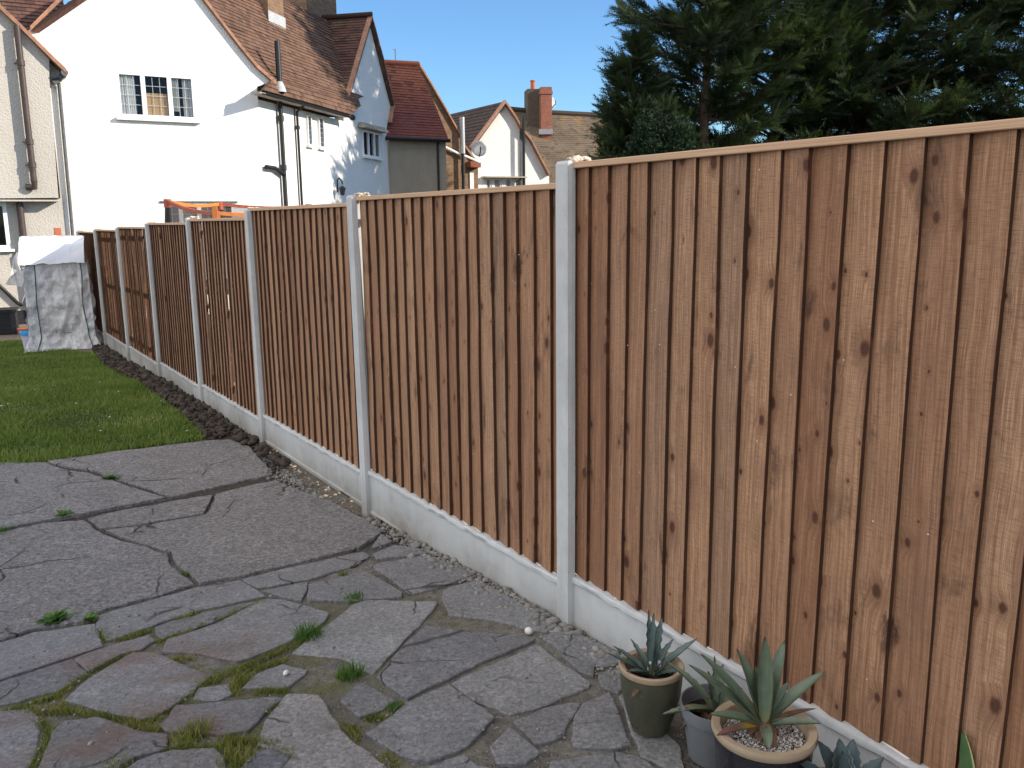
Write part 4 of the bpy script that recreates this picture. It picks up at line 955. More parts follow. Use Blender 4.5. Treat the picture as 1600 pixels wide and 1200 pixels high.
dp = MB(); top_, bot_ = P3(SP, 437, 152, .09), P3(SP, 448, 322, .09); bot_ = np.array([top_[0], top_[1], zG]); dp.tube([top_, bot_], .05, 12)
for y in (185, 262): q = P3(SP, 439 if y < 200 else 444, y, .09); q = np.array([top_[0], top_[1], q[2]]); dp.tube([q-np.array([0, 0, .06]), q+np.array([0, 0, .06])], .068, 12)
q = np.array([top_[0], top_[1], SP.px(441, 268)[1]]); dp.tube([SP.pt(416, 261, .09), SP.pt(430, 263, .09), q-np.array([0, 0, .08])], .05, 10)
dp.build('soil_pipe', M['black'], H1, smooth=True, label='black cast iron soil pipe with side branch')
dp = MB(); a = P3(SP, 477, 157, .34); b = P3(SP, 475, 165, .28); c = P3(SP, 464, 175, .07); dp.tube([a, b, c, np.array([c[0], c[1], zG])], .03, 10)
q = np.array([c[0], c[1], SP.px(464, 200)[1]]); dp.tube([q-np.array([0, 0, .04]), q+np.array([0, 0, .04])], .05, 10); dp.build('downpipe', M['black'], H1, smooth=True, label='black downpipe with swan neck below the gutter')
cb = MB(); c = P3(SP, 460, 168, .02); cb.tube([c, np.array([c[0], c[1], zG])], .012, 6); cb.build('cable', M['gutter'], H1)
# vent stack rising through the roof
def roofhit(x, y, a, b):                                                     # where the pixel ray meets the roof strip plane through a, b and SDIR
    nn = np.cross(b-a, SDIR); k = ray(x, y); return k*((a@nn)/(k@nn))
vs = roofhit(437, 136, rows[0], rows[1]); vt = MB(); k = ray(431, 64); s_ = np.hypot(vs[0], vs[1])/np.hypot(k[0], k[1]); topz = k[2]*s_
vt.tube([vs-np.array([0, 0, .1]), np.array([vs[0], vs[1], topz])], .06, 12); vt.build('vent_pipe', M['black'], H1, smooth=True, label='tall black vent pipe standing on the roof')
fl = MB(); fl.lathe(vs-np.array([0, 0, .05]), [(.14, -.06), (.12, .04), (.065, .16)], 14); fl.build('flashing', M['lead'], H1, weld=False)
# wall lantern
lt = empty('wall_lantern', SP.pt(531, 292, .1), 'black coach lantern on a curved bracket on the white side wall above the fence', 'wall lamp')
m_ = MB(); m_.tube([SP.pt(528, 300, .01), SP.pt(527, 281, .06), SP.pt(530, 278, .14), SP.pt(534, 283, .22), SP.pt(535, 288, .22)], .018, 8); m_.build('bracket', M['black'], lt)
m_ = MB(); c = SP.pt(535, 297, .22); m_.lathe(c, [(.0, -.14), (.05, -.12), (.075, .02), (.10, .03), (.03, .10), (0, .11)], 6); m_.build('lantern', M['black'], lt)
# chimneys of house 1
def chimney(parent, x, ya, along, wid, top, flashing=True, mat='brick', a=None, b=None, name='chimney'):
    base = roofhit(x, ya, a, b); perp = -SP.n
    z0 = base[2]-1.6; cs = [base, base+SDIR*along, base+SDIR*along+perp*wid, base+perp*wid]; cs = [cs[3], cs[0], cs[1], cs[2]]
    m = MB()
    def uvq(i, z): return None
    for i in range(4):
        p, q = cs[i], cs[(i+1) % 4]; L_ = np.linalg.norm((q-p)[:2]); m.face([np.array([p[0], p[1], z0]), np.array([q[0], q[1], z0]), np.array([q[0], q[1], top]), np.array([p[0], p[1], top])], [(i*3., z0), (i*3.+L_, z0), (i*3.+L_, top), (i*3., top)])
    m.face([np.array([p[0], p[1], top]) for p in cs], [(0, 0), (.4, 0), (.4, .4), (0, .4)])
    return m.build(name, M[mat], parent), base
c1, cb1 = chimney(H1, 420, 34, .75, .75, 6.6, a=rows[3], b=rows[4]); c1['label'] = 'left brick chimney cut off by the top edge'
f_ = MB(); 
q = cb1+SP.n*.012; f_.hexa([q-np.array([0, 0, .12])-SDIR*.02, q+SDIR*.80-np.array([0, 0, .12]), q+SDIR*.80-SP.n*.01-np.array([0, 0, .12]), q-SDIR*.02-SP.n*.01-np.array([0, 0, .12])]+[p_+np.array([0, 0, .25]) for p_ in (q-SDIR*.02, q+SDIR*.8, q+SDIR*.8-SP.n*.01, q-SDIR*.02-SP.n*.01)]); f_.build('flashing', M['lead'], c1)
# second chimney stands beyond the ridge
K = Plane(rows[-1]+SDIR*6.2, (-SP.n[0], -SP.n[1]))
def stack(parent, P0, along, wid, z0, z1, mat='brick', name='chimney', label=None):
    perp = -SP.n; cs = [P0+perp*wid, P0, P0+SDIR*along, P0+SDIR*along+perp*wid]; m = MB()
    for i in range(4):
        p, q = cs[i], cs[(i+1) % 4]; L_ = np.linalg.norm((q-p)[:2]); m.face([np.array([p[0], p[1], z0]), np.array([q[0], q[1], z0]), np.array([q[0], q[1], z1]), np.array([p[0], p[1], z1])], [(i*3., z0), (i*3.+L_, z0), (i*3.+L_, z1), (i*3., z1)])
    m.face([np.array([p[0], p[1], z1]) for p in cs], [(0, 0), (.4, 0), (.4, .4), (0, .4)]); return m.build(name, M[mat], parent, label=label)
k = ray(481, 40); P0 = k*(24.6/k[1]); stack(H1, P0, 1.9, .95, 4.2, 8.4, label='broad brick chimney behind the cross gable ridge')
# back walls close the body of the house
bw = MB(); back = -GP.n*0
far1 = GP.at(GP.px(20, 80)[0], zG, -.26); 
bw.hexa([far1+SDIR*.1, SP.at(0.3, zG, -.26), SP.at(pE-.1, zG, -.26), far1+SDIR*9]+[np.array([q[0], q[1], 2.2]) for q in (far1+SDIR*.1, SP.at(0.3, zG, -.26), SP.at(pE-.1, zG, -.26), far1+SDIR*9)])
# left jettied extension
EX = H1
ux = [(-260, -230), (0, 14), (24, 37), (77, 93), (77, 121), (91.5, 309), (-260, 312)]
wall_from(UPPER, [UPPER.px(*q) for q in ux[::-1]], [], .30-.002).build('wall', M['cream'], H1, weld=False, label='cream roughcast upper wall of the left extension')
rt = MB(); a_, z_ = UPPER.px(77, 121); a2, z2 = UPPER.px(91.5, 309); a_ = (a_+a2)/2
rt.pbox(UPPER, a_+.001, a_+.012, z2, z_+.05, -.30, -.001); rt.build('corner_board', M['woodtrim'], H1)
vg = MB(); vl = [UPPER.pt(-262, -235, .08), UPPER.pt(0, 10, .08), UPPER.pt(26, 34, .08), UPPER.pt(60, 68, .08), UPPER.pt(84, 92, .08), UPPER.pt(103, 110, .08)]
for i in range(len(vl)-1):
    a, b = vl[i], vl[i+1]; dn = np.array([0, 0, 1.])
    vg.hexa([a+UPPER.n*.05-dn*.06, b+UPPER.n*.05-dn*.06, b-UPPER.n*.40-dn*.06, a-UPPER.n*.40-dn*.06, a+UPPER.n*.05+dn*.03, b+UPPER.n*.05+dn*.03, b-UPPER.n*.40+dn*.03, a-UPPER.n*.40+dn*.03])
vg.build('verge_tiles', M['tileedge'], H1, weld=False)
ge_ = MB(); c = UPPER.pt(101, 113, .12); ge_.tube([c, c-GP.n*.62], .06, 12); ge_.tube([c-GP.n*.2-np.array([0, 0, .03]), UPPER.pt(83, 130, -.05)], .05, 10); ge_.build('gutter', M['gutter'], H1, label='gutter end at the eave of the left extension')
sf = MB(); a = UPPER.pt(76, 121, -.02); sf.pbox(UPPER, UPPER.px(75, 121)[0], UPPER.px(97, 121)[0], UPPER.px(80, 124)[1], UPPER.px(80, 121)[1], -.28, 0); sf.build('soffit', M['black'], H1)
# lower wall of the extension with window opening
a9, zj = GP.px(60, 312); aw = GP.px(97, 300)[0]
lw = hole_px(GP, -150, 316, 18, 390); lw = (lw[0], lw[1], GP.px(10, 389)[1], GP.px(10, 316)[1])
LW = Plane(GP.at(0, 0, .012), GDIR)
wall_from(LW, [(LW.px(-260, 400)[0], zG), (aw, zG), (aw, zj+.1), (LW.px(-260, 400)[0], zj+.1)], [lw], .255).build('wall', M['cream'], H1, weld=False, label='roughcast ground floor wall under the jetty')
window(H1, LW, lw, 3, (0, 0), True, None, .07, .0, 'white framed window cut by the left edge')
pl = MB(); pl.pbox(LW, LW.px(-260, 400)[0], LW.px(50, 480)[0], zG, LW.px(30, 485)[1], .001, .03); pl.build('plinth', M['plinth'], H1)
jt = MB(); jt.pbox(UPPER, UPPER.px(-255, 300)[0], UPPER.px(91, 305)[0], UPPER.px(50, 312)[1]-.03, UPPER.px(50, 312)[1]-.001, -.288, .01); jt.build('jetty_beam', M['cream'], H1)
# pipes on the extension
pp = MB(); t_ = UPPER.pt(26, 40, .12); b_ = np.array([t_[0], t_[1], UPPER.px(46, 284)[1]]); pp.tube([t_, b_], .055, 12)
e1 = b_+np.array([0, 0, -.10])-UPPER.n*.02; pp.tube([b_+np.array([0, 0, .02]), e1, e1-UPPER.d*.13-UPPER.n*.06], .06, 12)
for y in (100, 222, 258): q = np.array([t_[0], t_[1], UPPER.px(35, y)[1]]); pp.tube([q-np.array([0, 0, .05]), q+np.array([0, 0, .05])], .068, 12); pp.tube([q, q-UPPER.d*.10-UPPER.n*.10], .012, 6)
pp.build('waste_pipe', M['pipe'], H1, smooth=True, label='thick brown pipe on the upper wall of the extension')
pp = MB(); t_ = LW.pt(30, 313, .10); b_ = np.array([t_[0], t_[1], LW.px(38, 402)[1]]); pp.tube([t_, b_], .06, 12); q = b_+np.array([0, 0, .28+.0]); pp.tube([q, q+np.array([0, 0, .08])], .075, 12); pp.build('downpipe', M['pipe'], H1, smooth=True)
pp = MB(); pp.tube([b_+np.array([0, 0, .1]), b_, b_+LW.d*.06+np.array([0, 0, -.3]), np.array([b_[0]+LW.d[0]*.1, b_[1]+LW.d[1]*.1, zG+.02])], .09, 12)
c = b_+LW.d*.08; pp.tube([LW.pt(-30, 418, .06), LW.pt(0, 447, .06), LW.pt(28, 474, .06), LW.pt(32, 476, .08), LW.pt(44, 475, .08)], .035, 10); pp.build('drain_pipe', M['black'], H1, smooth=True, label='black drain pipe and slanting waste pipe at the wall foot')
pp = MB(); t_ = GP.pt(92, 131, .07); pp.tube([UPPER.pt(88, 124, -.1), t_, np.array([GP.pt(108, 330, .07)[0], GP.pt(108, 330, .07)[1], zG])], .032, 10); pp.build('downpipe', M['gutter'], H1, smooth=True, label='thin grey downpipe in the corner beside the white gable')

# ------------------------------------------------------------------ house 2: red tiled roof, grey pebbledash and brick
E2 = SP.at(pE+.15, 0); P2 = Plane(E2, GDIR); zF = -2.0
H2 = empty('red_roofed_house', P2.at(1, zF), 'house with orange red tiled roof, grey pebbledash wall and brown brick side', 'house', 'houses beyond the fence')
x0, ze = P2.px(607, 216); x1 = P2.px(696, 216)[0]; ze = P2.px(650, 217)[1]
m_ = MB(); m_.pbox(P2, x0, x1, zF, ze, -.3, 0); m_.build('wall', M['pebbledash'], H2, label='grey pebbledash wall')
m_ = MB(); m_.pbox(P2, x0+.02, x0+.30, zF, ze-.03, .001, .02); m_.pbox(P2, x1-.30, x1, zF, ze-.03, .001, .02); m_.pbox(P2, x0+.30, x1-.30, ze-.28, ze-.03, .001, .015); m_.build('dark_stain_band', M['pebbledash'], H2, label='darker smooth bands framing the pebbledash')
slope = R(58); nR = P2.n*math.sin(slope)+np.array([0, 0, math.cos(slope)]); Er = P2.at(x0, ze, .22)
def rp(x, y): return onplane(x, y, nR, nR@Er)
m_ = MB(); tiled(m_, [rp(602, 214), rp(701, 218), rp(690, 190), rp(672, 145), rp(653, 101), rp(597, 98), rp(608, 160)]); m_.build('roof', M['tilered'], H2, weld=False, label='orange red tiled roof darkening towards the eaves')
a, b = rp(596, 97), rp(654, 100); m_ = MB(); m_.tube([a+(b-a)*i/8 for i in range(9)], .08, 10); m_.build('ridge_tiles', M['terracotta'], H2)
m_ = MB(); a, b = rp(602, 216), rp(702, 220); m_.tube([a+P2.n*.04, b+P2.n*.04], .055, 10); m_.build('gutter', M['black'], H2)
m_ = MB(); a = P2.pt(684, 226, .07); m_.tube([rp(686, 220)+P2.n*.02, a, np.array([a[0], a[1], zF])], .035, 10); m_.build('downpipe', M['black'], H2, smooth=True)
m_ = MB(); a = rp(618, 99); m_.tube([a, a+np.array([0, 0, .42])], .018, 6); m_.tube([a+np.array([-.06, 0, .40]), a+np.array([.02, 0, .42])], .012, 5); m_.build('roof_aerial', M['steel'], H2)
B2 = Plane(P2.at(x1, 0, -3.2), GDIR)
brp = [(640, 100), (655, 104), (672, 131), (697, 174), (719, 212), (722, 300), (640, 300)]
az = [B2.px(*q) for q in brp]; az = [(a, z if y < 290 else zF) for (a, z), (x, y) in zip(az, brp)]
wall_from(B2, az[::-1], [], .3).build('wall', M['brick'], H2, weld=False, label='brown brick gable wall')
B3 = Plane(B2.at(0, 0, -.45), GDIR); brp = [(700, 195), (722, 221), (747, 255), (745, 300), (700, 300)]; az = [B3.px(*q) for q in brp]; az = [(a, z if y < 290 else zF) for (a, z), (x, y) in zip(az, brp)]
wall_from(B3, az[::-1], [], .3).build('wall', M['brick'], H2, weld=False, label='lower brick wing in shade')
vg = MB()
for P_, ln in ((B2, [(655, 99), (673, 128), (698, 171), (721, 212)]), (B3, [(717, 213), (733, 236), (750, 259)])):
    vl = [P_.pt(x, y, .12) for x, y in ln]
    for i in range(len(vl)-1):
        a, b = vl[i], vl[i+1]; dn = np.array([0, 0, 1.]); vg.hexa([a-dn*.05, b-dn*.05, b-P_.n*.5-dn*.05, a-P_.n*.5-dn*.05, a+dn*.04, b+dn*.04, b-P_.n*.5+dn*.04, a-P_.n*.5+dn*.04])
vg.build('verge_tiles', M['tileedge'], H2, weld=False)
m_ = MB(); a = B2.pt(722, 183, .16); b = B2.pt(722, 240, .16); m_.tube([np.array([a[0], a[1], b[2]]), a], .085, 12); m_.build('flue_pipe', M['steel'], H2, smooth=True, label='tall pale flue pipe')
m_ = MB(); m_.tube([np.array([a[0], a[1], zF]), np.array([a[0], a[1], b[2]])], .06, 10); m_.build('soil_pipe', M['black'], H2, smooth=True)
m_ = MB(); m_.tube([B2.pt(696, 230, .1), B2.pt(718, 241, .1), B2.pt(730, 245, .1), B2.pt(750, 254, .1)], .045, 8); m_.build('waste_pipe', M['pvc'], H2, smooth=True, label='white pipe slanting across the brickwork')
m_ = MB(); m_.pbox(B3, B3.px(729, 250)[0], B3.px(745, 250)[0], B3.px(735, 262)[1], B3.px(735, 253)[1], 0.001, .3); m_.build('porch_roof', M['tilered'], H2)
m_ = MB(); m_.pbox(B3, B3.px(733, 250)[0], B3.px(739, 250)[0], zF, B3.px(735, 270)[1], 0.001, .04); m_.build('door_frame', M['pvc'], H2)

# ------------------------------------------------------------------ house 3: far white gable with weathered roof
D3 = (.90, .436); c3 = ray(800, 290); c3 = c3*(36/c3[1]); P3_ = Plane(c3, D3)
H3 = empty('far_white_house', P3_.at(0, zF), 'distant white gabled house with weathered brown roof and dark left slope', 'house', 'houses beyond the fence')
w3 = [hole_px(P3_, a, 279, b, 296) for a, b in ((759, 768.5), (771, 784), (789, 801), (804, 817))]; w3 = [(a, b, P3_.px(790, 300)[1], P3_.px(790, 279)[1]) for a, b, c, d in w3]
ol = [(738, 229), (790, 161), (806, 182), (817, 203), (829, 216), (858, 271)]; az = [P3_.px(*q) for q in ol]; az = [(az[0][0], zF)]+az+[(az[-1][0], zF)]
wall_from(P3_, az[::-1], w3, .3).build('wall', M['white'], H3, weld=False, label='white rendered gable')
for h in w3: window(H3, P3_, h, 1, (0, 0), False, [(0, 1, 0)], .07, .02)
m_ = MB(); m_.pbox(P3_, P3_.px(753, 278)[0], P3_.px(818, 278)[0], P3_.px(785, 278)[1], P3_.px(785, 276)[1], .001, .35); m_.build('window_hood', M['woodtrim'], H3)
RB = np.array([-.515, .857, 0]); ap = P3_.pt(790, 158, .2); la = P3_.pt(737, 231, .2)
m_ = MB(); kq = ray(703, 178); 
tiled(m_, [la, ap, ap+RB*9, la+RB*9], course=.2); m_.build('roof', M['tileblack'], H3, weld=False, label='dark sooty left roof slope')
vg = MB(); vl = [P3_.pt(x, y, .22) for x, y in ((737, 230), (790, 158), (806, 181), (818, 203), (829, 215), (859, 272))]
for i in range(len(vl)-1):
    a, b = vl[i], vl[i+1]; dn = np.array([0, 0, 1.]); vg.hexa([a-dn*.07, b-dn*.07, b-P3_.n*.25-dn*.07, a-P3_.n*.25-dn*.07, a+dn*.05, b+dn*.05, b-P3_.n*.25+dn*.05, a-P3_.n*.25+dn*.05])
vg.build('verge_tiles', M['tileedge'], H3, weld=False)
sl3 = R(48); nB = np.array([.30, -.954, 0])*math.sin(sl3)+np.array([0, 0, math.cos(sl3)]); Eb = P3_.pt(855, 285, -.3)
def rb3(x, y): return onplane(x, y, nB, nB@Eb)
m_ = MB(); tiled(m_, [rb3(858, 290), rb3(1000, 290), rb3(985, 184), rb3(905, 181), rb3(797, 172), rb3(826, 214)], course=.12, lift=.011); m_.build('roof', M['tilefar'], H3, weld=False, label='weathered brown roof with lichen')
ea, eb = rb3(858, 289), rb3(1000, 289); eb = np.array([eb[0], eb[1], ea[2]]); W4 = Plane(ea-np.array([nB[0], nB[1], 0])*.35, (eb-ea)[:2]); m_ = MB(); m_.pbox(W4, -.3, float(np.linalg.norm((eb-ea)[:2])), zF, ea[2]-.06, -.3, 0); m_.build('wall', M['white'], H3, label='white wall under the long brown roof')
m_ = MB(); m_.tube([rb3(796, 171), rb3(850, 176), rb3(985, 183)], .13, 8); m_.build('ridge_tiles', M['tilefar'], H3)
m_ = MB(); q = P3_.pt(818, 182, .25); m_.tube([q, np.array([q[0], q[1], zF])], .055, 8); m_.tube([P3_.pt(814, 199, .1), P3_.pt(817, 203, .2)], .06, 8); m_.build('vent_pipe', M['black'], H3, smooth=True)
m_ = MB(); m_.pbox(P3_, P3_.px(812, 250)[0], P3_.px(816, 250)[0], zF, P3_.px(814, 204)[1], .001, .06); m_.build('downpipe', M['gutter'], H3)
# chimney of house 3, two stacks stepped
def cbox(m, c, hx, hy, z0, z1, ang):
    ca, sa = math.cos(ang), math.sin(ang); cs = [(c[0]+ca*a-sa*b, c[1]+sa*a+ca*b) for a, b in ((-hx, -hy), (hx, -hy), (hx, hy), (-hx, hy))]
    for i in range(4):
        p, q = cs[i], cs[(i+1) % 4]; L_ = math.hypot(q[0]-p[0], q[1]-p[1]); m.face([(p[0], p[1], z0), (q[0], q[1], z0), (q[0], q[1], z1), (p[0], p[1], z1)], [(i*3, z0), (i*3+L_, z0), (i*3+L_, z1), (i*3, z1)])
    m.face([(p[0], p[1], z1) for p in cs], [(0, 0), (.5, 0), (.5, .5), (0, .5)]); return m
hb = rb3(850, 200); dY = hb[1]
def atd(x, y, d): k = ray(x, y); return k*(d/k[1])
ctop = atd(845, 140, dY)[2]; lowz = atd(850, 215, dY)[2]
ca_ = atd(834.5, 180, dY+.35); m_ = MB(); cbox(m_, ca_, .36, .45, lowz-.3, ctop+.02, .15); chl = m_.build('chimney', M['brickdark'], H3, label='sooty left part of the chimney')
cb_ = atd(851.5, 180, dY-.1); m_ = MB(); cbox(m_, cb_, .24, .36, lowz-.5, ctop+.05, .15); cbox(m_, cb_, .27, .39, ctop-.25, ctop-.12, .15); ch2 = m_.build('chimney', M['brickred'], H3, label='bright red brick right part of the chimney')
m_ = MB(); m_.lathe(np.array([ca_[0]-.05, ca_[1], ctop]), [(.13, -.05), (.13, 0), (.105, .03), (.10, .38), (.12, .40), (.12, .44), (.08, .44), (.08, .2)], 16); m_.build('chimney_pot', M['terracotta'], chl, smooth=True)
m_ = MB(); m_.box((cb_[0]+.02, cb_[1]-.2, lowz+.2), (.6, .5, .22)); m_.build('flashing', M['lead'], ch2)
def dish(c, r, d, name, label, parent_grp):
    e = empty(name, c, label, 'satellite dish', parent_grp); d = np.array(d, float); d /= np.linalg.norm(d); a = np.cross(d, [0, 0, 1]); a /= np.linalg.norm(a); b = np.cross(a, d); m = MB(); n = 24; rg = []
    for j in range(6):
        rr = r*j/5; rg.append([c+a*math.cos(k*6.2832/n)*rr+b*math.sin(k*6.2832/n)*rr*1.05+d*(rr*rr/r*.22) for k in range(n)])
    for j in range(5):
        for k in range(n): m.face([rg[j][k], rg[j][(k+1) % n], rg[j+1][(k+1) % n], rg[j+1][k]])
    o = m.build('reflector', M['lead'], e, smooth=True); so2 = o.modifiers.new('t', 'SOLIDIFY'); so2.thickness = .015
    m = MB(); m.tube([c-b*r, c-b*r*.6+d*r*.9, c+d*r*1.0], .02, 6); m.tube([c, c-d*.12, c-d*.12-b*.2], .03, 6); m.build('feed_arm', M['black'], e)
dish(atd(748, 233, 30.5), .26, (.25, -.93, .25), 'satellite_dish', 'grey satellite dish between the brick wall and the far white gable', 'satellite dishes')
dish(np.array(atd(861, 160, dY-.1)), .24, (.75, -.6, .25), 'satellite_dish', 'small satellite dish fixed to the right side of the far chimney', 'satellite dishes')

# ================================================================== TRAMPOLINE
tc = np.array([-3.88, 14.04]); tr = empty('trampoline', (tc[0], tc[1], -1.85), 'orange and red padded trampoline net frame showing above the fence', 'trampoline')
tp = []
for k in range(6):
    a = R(197+60*k); tp.append((tc[0]+1.48*math.cos(a), tc[1]+1.48*math.sin(a)))
q0 = ray(269, 316); 
ZT = [.36, .16, .20, .24, .3, .34]
net = NT('trampoline_net'); tr_ = net.n('BsdfTransparent'); mxn = net.n('MixShader'); mxn.inputs[0].default_value = .55; net.set(net.b.inputs['Base Color'], (.10, .09, .09)); net.t.links.new(tr_.outputs[0], mxn.inputs[1]); net.t.links.new(net.b.outputs[0], mxn.inputs[2]); net.t.links.new(mxn.outputs[0], net.out.inputs[0])
for k in range(6):
    x, y = tp[k]; d = np.array([x-tc[0], y-tc[1]]); d /= np.linalg.norm(d)
    m_ = MB(); m_.tube([(x+d[0]*.1, y+d[1]*.1, -1.85), (x+d[0]*.1, y+d[1]*.1, -.9), (x, y, ZT[k]-.12)], .045, 10); m_.build('padded_pole', M['black'], tr, smooth=True)
    m_ = MB(); m_.tube([(x, y, ZT[k]-.13), (x, y, ZT[k])], .055, 10); m_.build('pole_cap', M['red'], tr, smooth=True)
    x2, y2 = tp[(k+1) % 6]; n_ = 10; zA = ZT[k]-.03; zB = ZT[(k+1) % 6]-.03
    rail = MB(); nt_ = MB(); 
    for i in range(n_):
        def pt(t): s = 4*t*(1-t); return np.array([x+(x2-x)*t, y+(y2-y)*t, zA+(zB-zA)*t-.05*s])
        a, b = pt(i/n_), pt((i+1)/n_); dn = np.array([0, 0, 1.]); hgt = .026; on = np.array([d[0], d[1], 0])*.02
        rail.hexa([a-dn*hgt-on, b-dn*hgt-on, b-dn*hgt+on, a-dn*hgt+on, a+dn*hgt-on, b+dn*hgt-on, b+dn*hgt+on, a+dn*hgt+on])
        nt_.face([a-dn*hgt, b-dn*hgt, np.array([b[0], b[1], -.95]), np.array([a[0], a[1], -.95])])
    rail.build('top_rail_cover', M['red'] if k in (0, 3, 4) else M['orange'], tr, weld=False); nt_.build('net', net.m, tr, weld=False)
    if k == 1:
        st = MB(); c = np.array([x, y]); 
for (px, py, dd) in ((343, 326, 0),):
    c = ray(px, py); 
m_ = MB(); x, y = tp[1]; m_.box((x, y-.06, -.05), (.07, .015, .56)); m_.build('strap', M['orange'], tr)
m_ = MB(); m_.lathe((tc[0], tc[1], -1.0), [(0, 0), (1.3, -.02), (1.35, .04), (1.55, .04), (1.58, -.03)], 36); m_.build('jumping_mat', M['black'], tr, weld=False)

# ================================================================== WRAPPED GREENHOUSE, BUCKET, PLANTER
bl = gpt(52, 549); br_ = gpt(148, 543); dv = (br_-bl)[:2]; GW = np.linalg.norm(dv); GH = Plane(bl, dv/GW); gzb = -1.865
gh = empty('mini_greenhouse', GH.at(GW/2, gzb, -.3), 'tall mini greenhouse wrapped in crumpled translucent plastic at the end of the lawn', 'greenhouse')
zTop = GH.px(95, 408)[1]; zRoof = zTop+.37; dpt = .52
pl_ = NT('crumpled_plastic'); p = pl_.pos(); n1 = pl_.noise(pl_.vscale(p, (9, 9, 3.2)), 1, 5, .6, .8); n2 = pl_.noise(p, 24, 4, .6, .6)
pl_.done((.78, .77, .77), .3, pl_.bump(pl_.math('ADD', n1, pl_.math('MULTIPLY', n2, .5)), .9, .05), .6)
trp = pl_.n('BsdfTransparent'); mp = pl_.n('MixShader'); pl_.set(mp.inputs[0], pl_.mapr(n1, .35, .65, .62, .84)); pl_.t.links.new(trp.outputs[0], mp.inputs[1]); pl_.t.links.new(pl_.b.outputs[0], mp.inputs[2]); pl_.t.links.new(mp.outputs[0], pl_.out.inputs[0])
pw = NT('white_cover'); p = pw.pos(); n1 = pw.noise(p, 5, 4, .6, .8); pw.done((.70, .70, .72), .45, pw.bump(n1, .5, .03), .5)
def sheet(mb, f, nu, nv):
    G = [[f(i/nu, j/nv) for i in range(nu+1)] for j in range(nv+1)]
    for j in range(nv):
        for i in range(nu): mb.face([G[j][i], G[j][i+1], G[j+1][i+1], G[j+1][i]])
def wr(a, z, s=1.): return float(vnoise(a, z, 6, 2))*.06*s+float(vnoise(a, z, 15, 4))*.03*s+float(vnoise(a+z*.3, z*.4, 9, 7))*.05*s+float(vnoise(a*3-z, z*1.3, 5, 1))*.035*s
def front(u, v):
    sk = max(0, (.14-v)/.14); a = -.01+(GW+.02)*u; a += (u-.5)*(.05*(1-v)+sk*.16); z = gzb+.005+(zTop-gzb)*v
    return GH.at(a, z, wr(a*1., z, 1.)*min(1, (1-v)*6+.2)+sk*.10)
def sidef(sgn):
    def f(u, v):
        sk = max(0, (.14-v)/.14); z = gzb+.005+(zTop-gzb)*v; k = wr(u*dpt+3, z, .9)
        a = (GW+.01+.03*(1-v)+k+sk*.06) if sgn > 0 else (-.01-.03*(1-v)-k-sk*.06); return GH.at(a, z, -dpt*u)
    return f
m_ = MB(); sheet(m_, front, 46, 70); sheet(m_, sidef(1), 22, 60); sheet(m_, sidef(-1), 22, 60)
sheet(m_, lambda u, v: GH.at(GW*u, gzb+(zTop-gzb)*v, -dpt-wr(u, v+5, .6)), 20, 30); m_.build('plastic_cover', pl_.m, gh, smooth=True, weld=False)
m_ = MB(); zr = zRoof
def roofs(u, v):
    a = GW*u; 
    return GH.at(-.03+(GW+.03)*u+(-.02*(1-v)), zTop-.03+(zr-zTop+.03)*(1-(1-v)**1.7)*.97+.025*float(vnoise(a, v, 7, 3)) + .02*float(vnoise(a*3, v, 9, 1)), .06*(1-v)-dpt*.55*v**1.3)
sheet(m_, roofs, 24, 12); sheet(m_, lambda u, v: GH.at(-.05+(GW+.03)*u, zr+(zTop-zr)*v, -dpt*.55-dpt*.45*v), 10, 6)
m_.build('roof_cover', pw.m, gh, smooth=True, weld=False)
m_ = MB(); 
for a in (0, GW):
    m_.face([GH.at(a, zTop-.02, .03), GH.at(a, zTop-.02, -dpt), GH.at(a-.02, zr-.01, -dpt*.55)])
m_.build('gable_cover', pw.m, gh, weld=False)
m_ = MB()
for a0 in (.14, GW-.10):
    m_.tube([front(a0/GW+.03*math.sin(v*9)*(.3 if a0 < .3 else .6), v)+GH.n*.012 for v in np.linspace(0, .97, 40)], .007, 6)
m_.tube([GH.at(a, zTop, .012+wr(a, zTop, .2)) for a in np.linspace(0, GW, 12)], .006, 6); m_.tube([GH.at(-.05, zTop+.02, .03), GH.at(-.03, zr, -dpt*.55)], .008, 6); m_.tube([GH.at(GW+.0, zTop-.02, .03), GH.at(GW-.01, zr, -dpt*.55)], .008, 6)
m_.build('zip_piping', plain('green_piping', (.03, .07, .05), .6, .1, 20, .05), gh, weld=False)
m_ = MB()
for a in (.03, GW-.03):
    for o_ in (-.03, -dpt+.03): m_.tube([GH.at(a, gzb, o_), GH.at(a, zTop, o_)], .008, 6)
for z in (gzb+.25, gzb+.62, gzb+1.0):
    for i in range(9): m_.tube([GH.at(.03, z, -.03-(dpt-.06)*i/8), GH.at(GW-.03, z, -.03-(dpt-.06)*i/8)], .004, 5)
m_.build('shelf_frame', plain('green_tube', (.05, .11, .08), .5, .1, 20, .05), gh, weld=False)
